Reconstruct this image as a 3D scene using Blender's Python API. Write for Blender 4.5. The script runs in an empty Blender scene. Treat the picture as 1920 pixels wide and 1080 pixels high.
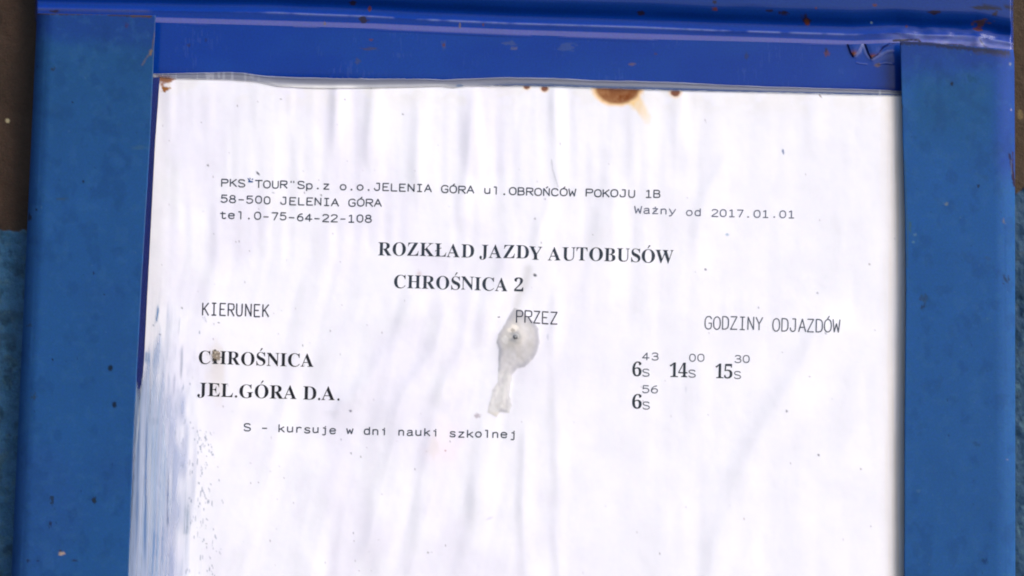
import bpy, math, random
import numpy as np
from mathutils import Matrix, Vector
from mathutils.geometry import tessellate_polygon

SC = bpy.context.scene
COL = SC.collection
# ------------------------------------------------------------------ camera
W, H, F = 1920.0, 1080.0, 2667.0          # focal length 50 mm on a 36 mm sensor
PITCH, ROLL, DIST = math.radians(3.94), math.radians(1.4), 0.40
ROT = Matrix.Rotation(math.radians(90) + PITCH, 3, 'X') @ Matrix.Rotation(ROLL, 3, 'Z')
FWD = ROT @ Vector((0, 0, -1)); RIGHT = ROT @ Vector((1, 0, 0)); UP = ROT @ Vector((0, 1, 0))
CAM = -FWD * (DIST / FWD.y) 
cam = bpy.data.cameras.new('camera'); cam.lens = 50.0; cam.sensor_width = 36.0
cam.clip_start = 0.01; cam.clip_end = 100.0
camo = bpy.data.objects.new('camera', cam); COL.objects.link(camo)
camo.matrix_world = Matrix.Translation(CAM) @ ROT.to_4x4()
SC.camera = camo
# ------------------------------------------------------------------ sky, sun, exposure
SUN_EL, SUN_AZ = math.radians(33), math.radians(57)     # azimuth: degrees to the right of straight-on
wd = bpy.data.worlds.new('World'); SC.world = wd; wd.use_nodes = True
nt = wd.node_tree; sky = nt.nodes.new('ShaderNodeTexSky'); sky.sky_type = 'NISHITA'
sky.sun_disc = False; sky.sun_elevation = SUN_EL; sky.sun_rotation = math.radians(180) - SUN_AZ
sky.air_density = 1.0; sky.dust_density = 3.2; sky.ozone_density = 1.0
bg = nt.nodes['Background']; bg.inputs[1].default_value = 0.11
nt.links.new(sky.outputs[0], bg.inputs[0])
sl = bpy.data.lights.new('sun', 'SUN'); sl.energy = 1.5; sl.angle = math.radians(38); sl.color = (1.0, 0.97, 0.95)
so = bpy.data.objects.new('sun', sl); COL.objects.link(so)
sdir = Vector((math.sin(SUN_AZ) * math.cos(SUN_EL), -math.cos(SUN_AZ) * math.cos(SUN_EL), math.sin(SUN_EL)))
so.rotation_euler = sdir.to_track_quat('Z', 'Y').to_euler()
SC.view_settings.view_transform = 'Standard'; SC.view_settings.look = 'None'
SC.view_settings.exposure = 1.02; SC.view_settings.gamma = 1.0
SC.render.engine = 'CYCLES'; SC.cycles.use_denoising = True
SC.cycles.transparent_max_bounces = 12; SC.cycles.max_bounces = 6
SC.cycles.pixel_filter_type = 'BLACKMAN_HARRIS'; SC.cycles.filter_width = 1.9

# ------------------------------------------------------------------ geometry helpers
C_ = np.array(CAM); R_ = np.array(RIGHT); U_ = np.array(UP); D_ = np.array(FWD)
def P(px, py, Y):
    """point of the plane at depth Y (metres, minus = towards the viewer) seen at photo pixel px, py"""
    px, py, Y = np.broadcast_arrays(np.asarray(px, float), np.asarray(py, float), np.asarray(Y, float))
    d = D_ + ((px - W / 2) / F)[..., None] * R_ + ((H / 2 - py) / F)[..., None] * U_
    t = (Y - C_[1]) / d[..., 1]
    return C_ + d * t[..., None]
MM = 0.001
def lin(c):
    c = np.asarray(c, float) / 255.0
    return np.where(c <= 0.04045, c / 12.92, ((c + 0.055) / 1.055) ** 2.4)
EXPO = 1.62
def alb(r, g, b):
    """surface colour (linear) of paint that shows as r, g, b on a face lit like the board"""
    return lin((r, g, b)) / EXPO
def sm(e0, e1, x):
    t = np.clip((x - e0) / (e1 - e0), 0, 1); return t * t * (3 - 2 * t)
_rng = np.random.RandomState(7); _TAB = _rng.rand(512, 512)
def vn(x, y, s=0):
    x = np.asarray(x, float) + s * 17.37; y = np.asarray(y, float) + s * 31.91
    xi = np.floor(x).astype(int); yi = np.floor(y).astype(int); fx = x - xi; fy = y - yi
    fx = fx * fx * (3 - 2 * fx); fy = fy * fy * (3 - 2 * fy)
    g = lambda a, b: _TAB[a % 512, b % 512]
    return ((g(xi, yi) * (1 - fx) + g(xi + 1, yi) * fx) * (1 - fy) + (g(xi, yi + 1) * (1 - fx) + g(xi + 1, yi + 1) * fx) * fy)
def fbm(x, y, s=0, o=4):
    r = 0; a = 0.5
    for k in range(o):
        r = r + a * vn(x * 2 ** k, y * 2 ** k, s + k * 3); a *= 0.5
    return r / (1 - 0.5 ** o)
def crv(pts, x):
    p = np.array(pts, float); return np.interp(x, p[:, 0], p[:, 1])
def pdist(X, Y, pts, closed=False):
    """distance to a polyline, plus the signed side (+ = right of travel)"""
    best = np.full(np.shape(X), 1e9); side = np.zeros(np.shape(X)); along = np.zeros(np.shape(X))
    n = len(pts); m = n if closed else n - 1
    for i in range(m):
        ax, ay = pts[i][:2]; bx, by = pts[(i + 1) % n][:2]
        vx, vy = bx - ax, by - ay; L = vx * vx + vy * vy + 1e-9
        t = np.clip(((X - ax) * vx + (Y - ay) * vy) / L, 0, 1)
        d = np.hypot(X - ax - t * vx, Y - ay - t * vy)
        m_ = d < best; best = np.where(m_, d, best)
        side = np.where(m_, np.sign((Y - ay) * vx - (X - ax) * vy), side); along = np.where(m_, (i + t) / m, along)
    return best, side, along
def inpoly(X, Y, pts):
    r = np.zeros(np.shape(X), bool); n = len(pts)
    for i in range(n):
        x0, y0 = pts[i]; x1, y1 = pts[(i + 1) % n]
        if y0 == y1: continue
        c = ((Y >= min(y0, y1)) & (Y < max(y0, y1))); xx = x0 + (Y - y0) * (x1 - x0) / (y1 - y0)
        r ^= c & (X < xx)
    return r
def sdf(X, Y, pts):
    d, _, _ = pdist(X, Y, pts, True); return np.where(inpoly(X, Y, pts), -d, d)
def mixc(col, c, a):
    a = np.clip(a, 0, 1)[..., None]; return col * (1 - a) + np.asarray(c) * a
def spot(col, X, Y, x, y, rx, ry, c, rot=0, hard=0.25, wob=0.0, k=1.0):
    cx, sx = math.cos(rot), math.sin(rot); u = (X - x) * cx + (Y - y) * sx; v = -(X - x) * sx + (Y - y) * cx
    r = np.hypot(u / rx, v / ry)
    if wob: r = r + wob * (vn(X / max(rx, 2) * 1.6, Y / max(ry, 2) * 1.6, x) - 0.5) * 2
    return mixc(col, c, k * (1 - sm(1 - hard, 1 + hard, r)))

def link(name, me, mat, parent=None):
    o = bpy.data.objects.new(name, me); COL.objects.link(o)
    if mat: me.materials.append(mat)
    if parent: o.parent = parent
    return o
def thing(name, label, cat, group=None):
    o = bpy.data.objects.new(name, None); COL.objects.link(o); o.empty_display_size = 0.01
    o['label'] = label; o['category'] = cat
    if group: o['group'] = group
    return o
def grid(name, pts, mat, parent=None, col=None, smooth=True, flip=False):
    """pts (rows, cols, 3); col (rows, cols, 3 or 4)"""
    n, m, _ = pts.shape; me = bpy.data.meshes.new(name)
    idx = np.arange(n * m).reshape(n, m)
    q = np.stack([idx[:-1, :-1], idx[1:, :-1], idx[1:, 1:], idx[:-1, 1:]], -1).reshape(-1, 4)
    if flip: q = q[:, ::-1]
    me.vertices.add(n * m); me.vertices.foreach_set('co', pts.astype(np.float32).ravel())
    me.loops.add(q.size); me.loops.foreach_set('vertex_index', q.astype(np.int32).ravel())
    me.polygons.add(len(q)); me.polygons.foreach_set('loop_start', np.arange(0, q.size, 4, dtype=np.int32))
    if smooth: me.polygons.foreach_set('use_smooth', np.ones(len(q), bool))
    me.update(calc_edges=True)
    if col is not None:
        a = me.color_attributes.new('Col', 'FLOAT_COLOR', 'POINT')
        c = np.ones((n * m, 4), np.float32); cc = col.reshape(n * m, -1); c[:, :cc.shape[1]] = cc
        a.data.foreach_set('color', c.ravel())
    return link(name, me, mat, parent)
def tris(name, V, T, mat, parent=None, smooth=False):
    me = bpy.data.meshes.new(name); me.from_pydata([tuple(v) for v in V], [], [tuple(t) for t in T])
    if smooth: me.polygons.foreach_set('use_smooth', np.ones(len(T), bool))
    me.update(); return link(name, me, mat, parent)

# ------------------------------------------------------------------ materials
def mat_new(name):
    m = bpy.data.materials.new(name); m.use_nodes = True; t = m.node_tree
    return m, t, t.nodes['Principled BSDF'], t.nodes['Material Output']
def noise(t, scale, detail=4, rough=0.6, stretch=None):
    tc = t.nodes.new('ShaderNodeTexCoord'); n = t.nodes.new('ShaderNodeTexNoise')
    n.inputs['Scale'].default_value = scale; n.inputs['Detail'].default_value = detail; n.inputs['Roughness'].default_value = rough
    if stretch:
        mp = t.nodes.new('ShaderNodeMapping'); mp.inputs['Scale'].default_value = stretch
        t.links.new(tc.outputs['Object'], mp.inputs[0]); t.links.new(mp.outputs[0], n.inputs['Vector'])
    else: t.links.new(tc.outputs['Object'], n.inputs['Vector'])
    return n
def vary(t, colsock, n, lo, hi):
    """multiply a colour by noise mapped to lo..hi"""
    mr = t.nodes.new('ShaderNodeMapRange'); mr.inputs['From Min'].default_value = 0.25; mr.inputs['From Max'].default_value = 0.75
    mr.inputs['To Min'].default_value = lo; mr.inputs['To Max'].default_value = hi
    t.links.new(n.outputs['Fac'], mr.inputs['Value'])
    vm = t.nodes.new('ShaderNodeVectorMath'); vm.operation = 'SCALE'
    t.links.new(colsock, vm.inputs[0]); t.links.new(mr.outputs[0], vm.inputs['Scale']); return vm.outputs[0]
def bump(t, b, n, dist, strength=1.0):
    bp = t.nodes.new('ShaderNodeBump'); bp.inputs['Distance'].default_value = dist; bp.inputs['Strength'].default_value = strength
    t.links.new(n.outputs['Fac'], bp.inputs['Height'])
    if b.inputs['Normal'].is_linked: t.links.new(b.inputs['Normal'].links[0].from_socket, bp.inputs['Normal'])
    t.links.new(bp.outputs[0], b.inputs['Normal'])
def painted(name, rough, spec, grain=(0.94, 1.06), gs=3500, bumps=((900, 6e-6),), rv=0.08, tint=0.5):
    m, t, b, o = mat_new(name)
    at = t.nodes.new('ShaderNodeAttribute'); at.attribute_name = 'Col'
    c = vary(t, at.outputs['Color'], noise(t, gs, 2), *grain); c = vary(t, c, noise(t, 60, 5), 0.95, 1.05)
    if tint:                                  # slight cast of the old paint from spot to spot
        n = noise(t, 1700, 2); sp = t.nodes.new('ShaderNodeVectorMath'); sp.operation = 'MULTIPLY_ADD'
        sp.inputs[1].default_value = (tint,) * 3; sp.inputs[2].default_value = (1 - tint / 2,) * 3; t.links.new(n.outputs['Color'], sp.inputs[0])
        mu = t.nodes.new('ShaderNodeVectorMath'); mu.operation = 'MULTIPLY'; t.links.new(c, mu.inputs[0]); t.links.new(sp.outputs[0], mu.inputs[1]); c = mu.outputs[0]
    t.links.new(c, b.inputs['Base Color']); b.inputs['Specular IOR Level'].default_value = spec
    mr = t.nodes.new('ShaderNodeMapRange'); mr.inputs['To Min'].default_value = rough - rv; mr.inputs['To Max'].default_value = rough + rv
    t.links.new(noise(t, 150, 4).outputs['Fac'], mr.inputs['Value']); t.links.new(mr.outputs[0], b.inputs['Roughness'])
    for s, d in bumps: bump(t, b, noise(t, s, 3), d)
    return m
M_RAIL = painted('glossy_blue_enamel', 0.17, 0.24, bumps=((400, 1.2e-5), (2500, 2e-6)))
M_STILE = painted('faded_blue_paint', 0.6, 0.08, bumps=((1200, 1e-5), (300, 1.5e-5)))
M_WALL = painted('painted_render', 0.75, 0.3, grain=(0.85, 1.15), gs=1800, bumps=((1500, 1.2e-4), (400, 3e-4)))
M_PAPER = painted('printed_paper', 0.8, 0.05, grain=(0.985, 1.015), gs=2500, bumps=((700, 1.0e-5),), tint=0.05)

def film_mat():
    m, t, b, o = mat_new('clear_plastic_film')
    at = t.nodes.new('ShaderNodeAttribute'); at.attribute_name = 'Col'
    t.links.new(at.outputs['Color'], b.inputs['Base Color']); b.inputs['Roughness'].default_value = 0.35
    tr = t.nodes.new('ShaderNodeBsdfTransparent'); gl = t.nodes.new('ShaderNodeBsdfGlossy'); gl.inputs['Roughness'].default_value = 0.18
    fr = t.nodes.new('ShaderNodeFresnel'); 
    ge = t.nodes.new('ShaderNodeNewGeometry'); im = t.nodes.new('ShaderNodeMapRange'); im.inputs['To Min'].default_value = 1.2; im.inputs['To Max'].default_value = 1 / 1.2
    t.links.new(ge.outputs['Backfacing'], im.inputs['Value']); t.links.new(im.outputs[0], fr.inputs['IOR'])      # thin sheet: same mirror strength from both faces
    mx = t.nodes.new('ShaderNodeMixShader'); t.links.new(fr.outputs[0], mx.inputs[0]); t.links.new(tr.outputs[0], mx.inputs[1]); t.links.new(gl.outputs[0], mx.inputs[2])
    m2 = t.nodes.new('ShaderNodeMixShader'); t.links.new(at.outputs['Alpha'], m2.inputs[0]); t.links.new(mx.outputs[0], m2.inputs[1]); t.links.new(b.outputs[0], m2.inputs[2])
    t.links.new(m2.outputs[0], o.inputs['Surface']); return m
M_FILM = film_mat()
def ink(name, c, spec=0.3):
    m, t, b, o = mat_new(name); b.inputs['Roughness'].default_value = 0.6; b.inputs['Specular IOR Level'].default_value = spec
    rgb = t.nodes.new('ShaderNodeRGB'); rgb.outputs[0].default_value = (*[float(v) for v in alb(*c)], 1)
    t.links.new(vary(t, rgb.outputs[0], noise(t, 1500, 3), 0.7, 1.5), b.inputs['Base Color']); return m
INK = {'dark': ink('black_ink', (22, 26, 40)), 'mid': ink('hazed_black_ink', (42, 56, 74)),
       'type': ink('grey_typewriter_ink', (70, 80, 98)), 'pale': ink('pale_typewriter_ink', (104, 112, 138)),
       'num': ink('slate_ink', (36, 50, 66)), 'head': ink('grey_column_ink', (62, 64, 84)), 'headr': ink('pale_column_ink', (88, 98, 116))}  # lighter inks carry overexposure and film haze in their colour

# ------------------------------------------------------------------ outlines measured on the board
LI = [(28, 292), (270, 281), (540, 265), (805, 251), (1080, 241), (2300, 184)]          # y -> x, inner edge of the left stile
LO = [(20, 69.5), (1080, 21), (2300, -35)]
RI = [(60, 1687), (170, 1690), (270, 1692.5), (400, 1696.5), (540, 1698), (680, 1697), (810, 1695.5), (1080, 1695), (2300, 1692)]
RO = [(60, 1899), (100, 1902), (270, 1903), (540, 1903.5), (1080, 1904), (2300, 1907)]
YL = [(40, 15), (68, 16), (290, 20), (520, 24), (600, 27.5), (700, 31), (780, 36), (960, 44), (1200, 51), (1340, 57), (1440, 60), (1600, 65), (1680, 62), (1730, 66), (1830, 68), (1900, 82)]
YT = [(40, 24), (290, 31), (480, 36), (700, 42.5), (960, 54), (1200, 61.5), (1440, 69), (1600, 75), (1680, 72), (1730, 74), (1830, 77), (1900, 89)]
YB = [(40, 34), (290, 42), (480, 47), (700, 53.5), (960, 64.5), (1200, 73), (1440, 79), (1600, 83), (1680, 80), (1730, 80), (1830, 88), (1900, 96)]
SLV = [(200, 138), (290, 138), (333, 137), (430, 135), (455, 136), (480, 140), (500, 142), (545, 144), (650, 147), (800, 147.5), (830, 149), (880, 147), (930, 145), (960, 144.5), (1040, 146), (1110, 150), (1210, 152), (1280, 154), (1340, 158), (1440, 162), (1640, 167.5), (1700, 171), (1800, 175)]
PTOP = [(200, 141), (300, 143), (330, 146), (430, 148), (480, 152), (520, 160), (600, 164), (700, 163), (830, 160), (850, 163), (870, 160), (1000, 161), (1150, 165.5), (1260, 169), (1440, 173), (1690, 179), (1800, 182)]
PLEFT = [(140, 300.5), (270, 291), (540, 277), (680, 270), (1080, 238), (2200, 150)]
STILE_Z, SHEET = -3.4, 0.7
PAPER_Z = -1.5

# ------------------------------------------------------------------ the wall behind
def build_wall():
    xs = np.concatenate([np.linspace(-5000, -60, 30), np.arange(-56, 92, 2.0), np.linspace(100, 1880, 40), np.arange(1884, 1996, 2.0), np.linspace(2000, 7000, 30)])
    ys = np.concatenate([np.linspace(-3500, -30, 25), np.arange(-26, 1110, 2.5), np.linspace(1120, 4500, 30)])
    X, Y = np.meshgrid(xs, ys)
    edge = np.interp(X, [-60, 0, 70, 1880, 1920, 1990], [434, 432.5, 433, 384, 354, 332]) + (vn(X / 9, Y * 0, 3) - .5) * 7
    blue = sm(-1.5, 1.5, Y - edge)
    h = (fbm(X / 26, Y / 30, 5, 5) - .5) * 1.5 * blue + (fbm(X / 60, Y / 60, 9, 4) - .5) * .8 + blue * .35
    b = np.ones(X.shape + (3,)) * alb(62, 116, 160)
    b = mixc(b, alb(30, 70, 104), sm(1880, 1900, X) * .9)  # blue darkened right of the board to offset the sunlight there
    b = mixc(b, alb(34, 66, 88), sm(.5, .72, fbm(X / 20, Y / 22, 11)) * .6)
    b = mixc(b, alb(78, 120, 140), sm(.6, .74, fbm(X / 9, Y / 12, 13)) * .5)
    br = np.ones(X.shape + (3,)) * alb(84, 62, 48)
    br = mixc(br, alb(46, 40, 32), sm(.35, .65, fbm(X / 90, Y / 400, 21)) * .8)
    br = mixc(br, alb(72, 52, 28), sm(1700, 1900, X) * .8)
    col = br * (1 - blue[..., None]) + b * blue[..., None]
    col = spot(col, X, Y, 14, 226, 4, 4, alb(230, 215, 170), k=.9)
    col = spot(col, X, Y, 1913, 215, 5, 9, alb(140, 120, 70), k=.5, wob=.3)
    w = grid('wall', P(X, Y, (8 - h) * MM), M_WALL, None, col)
    w['kind'] = 'structure'; w['label'] = 'rough wall behind the board, brown above and blue below'
build_wall()

# ------------------------------------------------------------------ the metal display board
board = thing('notice_board', 'blue painted sheet metal notice board fixed to the rough wall', 'notice board')
RUST, DKRUST, TAN, BLK = alb(104, 56, 44), alb(44, 32, 34), alb(120, 110, 110), alb(24, 30, 30)

def build_rail():
    xs = np.concatenate([[66.0, 66.6], np.arange(68, 1898, 1.6), [1899.4, 1900]])
    rel = [(-110, 8, 0), (-108, -.6, 0), (-104, -1.3, 0), (-80, -1.35, 0), (-60, -1.3, 0), (-52, -1.28, 0), (-46, -1.2, 0), (-41, -1.05, 0), (-36, -.8, 0), (-31, -.48, 0), (-27, -.15, 0), (-23, .2, 0), (-19, .5, 0), (-15, .68, 0), (-11, .75, 0), (-7, .68, 0), (-4, .52, 0), (-2.2, .38, 0), (-1, .28, 0), (0, .25, 0), (1, .26, 0), (2.2, .28, 0)]
    rows = []
    yl, yt, yb = crv(YL, xs), crv(YT, xs), crv(YB, xs)
    for dy, z, _ in rel: rows.append((yl + dy, z + 0 * xs))
    for f, z in ((-.15, .36), (0, .35), (.12, .33), (.3, .27), (.5, .19), (.7, .10), (.88, .03), (1.0, .01), (1.12, .0), (1.5, 0.0)):
        rows.append((yt + (yb - yt) * f, z + 0 * xs))
    # densify between rows
    YY = np.array([r[0] for r in rows]); ZZ = np.array([r[1] for r in rows]); k = np.arange(len(rows)); kk = np.linspace(0, len(rows) - 1, (len(rows) - 1) * 3 + 1)
    YY = np.array([np.interp(kk, k, YY[:, i]) for i in range(len(xs))]).T; ZZ = np.array([np.interp(kk, k, ZZ[:, i]) for i in range(len(xs))]).T
    X = np.broadcast_to(xs, YY.shape).copy()
    crump = sm(1640, 1700, X) * sm(-30, 0, YY - crv(YL, X))
    ZZ = ZZ - crump * (fbm(X / 30, YY / 16, 31, 2) - .5) * .7
    ZZ = ZZ - (fbm(X / 130, YY / 30, 33, 2) - .5) * .22
    ZZ -= 0.45 * np.exp(-((X - 1832) / 9) ** 2 - ((YY - 77) / 8) ** 2)
    endf = np.maximum(sm(70, 66, X), sm(1896, 1900, X)); ZZ = ZZ * (1 - endf) + (7 * endf)
    col = np.ones(X.shape + (3,)) * alb(8, 60, 164)
    col = mixc(col, alb(22, 62, 146), sm(-25, -45, YY - crv(YL, X)) * .8)
    up = sm(1640, 1500, X)
    col = mixc(col, alb(112, 116, 186), .72 * sm(0, 3, YY - crv(YT, X)) * sm(3, -1, YY - crv(YB, X)))  # sky reflection on the sloping band, painted into the colour
    # bright highlight painted along the crease, thinning in places
    crease_glint = np.exp(-((YY - crv(YL, X)) / 1.7) ** 2) * sm(.30, .55, fbm(X / 40, YY / 200, 41, 3)) * sm(420, 560, X)
    col = mixc(col, alb(126, 142, 212), .7 * crease_glint)
    col = mixc(col, alb(100, 104, 140), .32 * np.exp(-((YY - crv(YL, X) - 1) / 3.0) ** 2) * sm(290, 270, X))  # greyish highlight line painted on the left end of the rail
    dirt = np.exp(-((YY - crv(YB, X) + 6) / 4.) ** 2) * sm(288, 284, X) * sm(.35, .6, fbm(X / 12, YY / 8, 43))
    col = mixc(col, alb(70, 56, 60), .8 * dirt)
    for x, y, rx, ry, c, w in ((682, 38, 8, 6, DKRUST, .5), (662, 5, 6, 4, DKRUST, .4), (693, 17, 3, 5, RUST, .3), (1202, 25, 6, 4, DKRUST, .4), (1470, 24, 8, 4, DKRUST, .5),
                               (1443, 20, 6, 2.5, DKRUST, .4), (1510, 37, 8, 9, DKRUST, .6), (1514, 42, 5, 6, RUST, .5), (1340, 17, 5, 3, RUST, .5), (1751, 23, 10, 4, DKRUST, .5), (1858, 15, 38, 4, alb(34, 28, 34), .35), (1840, 42, 14, 6, alb(90, 66, 62), .9),
                               (1866, 26, 5, 5, DKRUST, .6), (104, 21, 9, 2.5, DKRUST, .5), (1340, 4, 4, 3, DKRUST, .3), (862, 48, 2, 6, TAN, .5), (906, 46, 2, 3, RUST, .4), (609, 44, 2, 3, TAN, .5), (1640, 9, 4, 3, RUST, .5), (1700, 50, 2, 2, RUST, .5), (1835, 55, 8, 5, RUST, .9), (1530, 15, 2, 2, RUST, .4)):
        col = spot(col, X, YY, x, y, rx, ry, c, wob=w, k=.85)
    col = spot(col, X, YY, 1634, 42.5, 2.2, 2.2, alb(120, 150, 190))
    col = mixc(col, alb(116, 130, 205), .55 * crump * sm(-2, 2, YY - crv(YL, X)) * sm(2, -2, YY - crv(YB, X)) * (.5 + fbm(X / 18, YY / 5, 51)))  # reflecting band carried over the crumpled end as painted colour
    for lst, w, k in (([(1676, 76), (1700, 75), (1722, 75), (1727, 80), (1760, 83), (1800, 85), (1840, 92), (1870, 94), (1895, 95)], 2.2, .9), ([(1836, 72), (1845, 86), (1862, 94)], 1.4, .5)):
        d, _, _ = pdist(X, YY, lst); col = mixc(col, alb(40, 30, 40), k * (1 - sm(w * .5, w * 1.5, d)) * sm(.2, .5, fbm(X / 8, YY / 5, 53)))
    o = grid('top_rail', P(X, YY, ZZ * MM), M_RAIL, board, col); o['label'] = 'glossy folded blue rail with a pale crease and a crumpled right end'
build_rail()

def build_panel():
    xs = np.arange(200, 1712, 1.6); s = np.concatenate([np.linspace(0, 1, 74), [1.3, 2, 4, 8, 14, 21]])
    yb = crv(YB, xs); ye = crv([(200, 148), (1800, 186)], xs)
    YY = yb + (ye - yb) * s[:, None]; X = np.broadcast_to(xs, YY.shape).copy()
    Z = -.02 - (fbm(X / 260, YY / 160, 61, 2) - .5) * .18 + .7 * sm(.72, 1.15, np.broadcast_to(s[:, None], X.shape)) ** 1.3
    col = np.ones(X.shape + (3,)) * alb(10, 62, 166)
    col = mixc(col, alb(24, 78, 172), .35 * sm(.4, .7, fbm(X / 160, YY / 90, 63, 3)))
    # torn teeth of sheet where the rail has rusted through
    T1 = [(1586, 76), (1591, 88), (1595, 99), (1600, 106), (1606, 103), (1611, 95), (1616, 84), (1619, 76)]
    T2 = [(1619, 76), (1624, 88), (1629, 102), (1634, 110), (1641, 106), (1648, 101), (1653, 92), (1658, 88), (1672, 78), (1686, 72)]
    d1, d2 = sdf(X, YY, T1), sdf(X, YY, T2); d = np.minimum(d1, d2); body = sm(.8, -.8, d)
    Z = Z - .35 * body * sm(72, 84, YY) - .15 * sm(-.5, -9, d) * sm(72, 84, YY)
    tip = body * np.clip(np.exp(-((X - 1601) / 7) ** 2 - ((YY - 102) / 6) ** 2) + np.exp(-((X - 1637) / 9) ** 2 - ((YY - 107) / 5) ** 2), 0, 1)
    col = mixc(col, alb(122, 64, 44), tip * 1.3)
    dl, _, _ = pdist(X, YY, T1[:4]); col = mixc(col, alb(18, 24, 80), .75 * (1 - sm(.6, 2.0, dl)))
    dl, _, _ = pdist(X, YY, T2[:5]); col = mixc(col, alb(22, 22, 74), .75 * (1 - sm(.8, 2.4, dl)))
    dl, _, _ = pdist(X, YY, [(1634, 110), (1648, 101), (1656, 88), (1668, 84), (1684, 78)]); col = mixc(col, alb(44, 38, 82), .6 * (1 - sm(.8, 2.6, dl)))
    for lst, w, k in (([(1604, 105), (1611, 98), (1617, 84)], 3.4, .6), ([(1619, 88), (1623, 100), (1630, 110)], 2.4, .35), ([(1636, 111), (1646, 106), (1656, 100), (1664, 96.5), (1674, 95)], 3.2, .55), ([(1606, 117), (1613, 119), (1625, 120)], 1.2, .4), ([(1648, 120), (1660, 117.5), (1674, 120)], 1.4, .5), ([(1640, 115), (1655, 108), (1672, 104)], 5, .15)):
        dl, _, al = pdist(X, YY, lst); col = mixc(col, alb(120, 134, 200), k * (1 - sm(w * .4, w * 1.3, dl)))  # pale reflections on the torn curls, painted into the colour
        Z = Z - .25 * k * np.exp(-(dl / w) ** 2)
    for x, y, rx, ry, c, w in ((1645.5, 122, 5.5, 4, alb(118, 96, 92), .4), (1550, 99, 5, 6, RUST, .5), (1549, 93, 2, 4, DKRUST, .5), (694, 91, 14, 2.2, alb(70, 70, 100), .6), (671, 115, 4, 5, alb(62, 76, 128), .6), (1184, 121, 6, 3, alb(112, 92, 112), .5), (832, 85, 4, 9, alb(60, 84, 150), .6),
                               (832, 84, 2, 3, RUST, .6), (955, 80, 10, 5, alb(66, 86, 150), .8), (965, 91, 5, 3, alb(96, 100, 140), .8), (1063, 88, 14, 6, alb(60, 86, 160), .8), (1400, 105, 3, 6, alb(44, 56, 110), .6), (1230, 101, 3, 2, alb(70, 60, 110), .5), (354, 85, 4, 3, alb(40, 44, 96), .6), (386, 75, 2, 3, alb(30, 50, 110), .5), (696, 74, 3, 2, RUST, .6)):
        col = spot(col, X, YY, x, y, rx, ry, c, wob=w, k=.75, hard=.45)
    hair = sm(.73, .8, vn(X / 1.8, YY / 14, 71)) * sm(.5, .7, fbm(X / 50, YY / 40, 73)); col = mixc(col, alb(66, 96, 180), .25 * hair)
    o = grid('back_panel', P(X, YY, Z * MM), M_RAIL, board, col); o['label'] = 'flat blue back panel with torn rust edged teeth at its right end'
build_panel()

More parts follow.
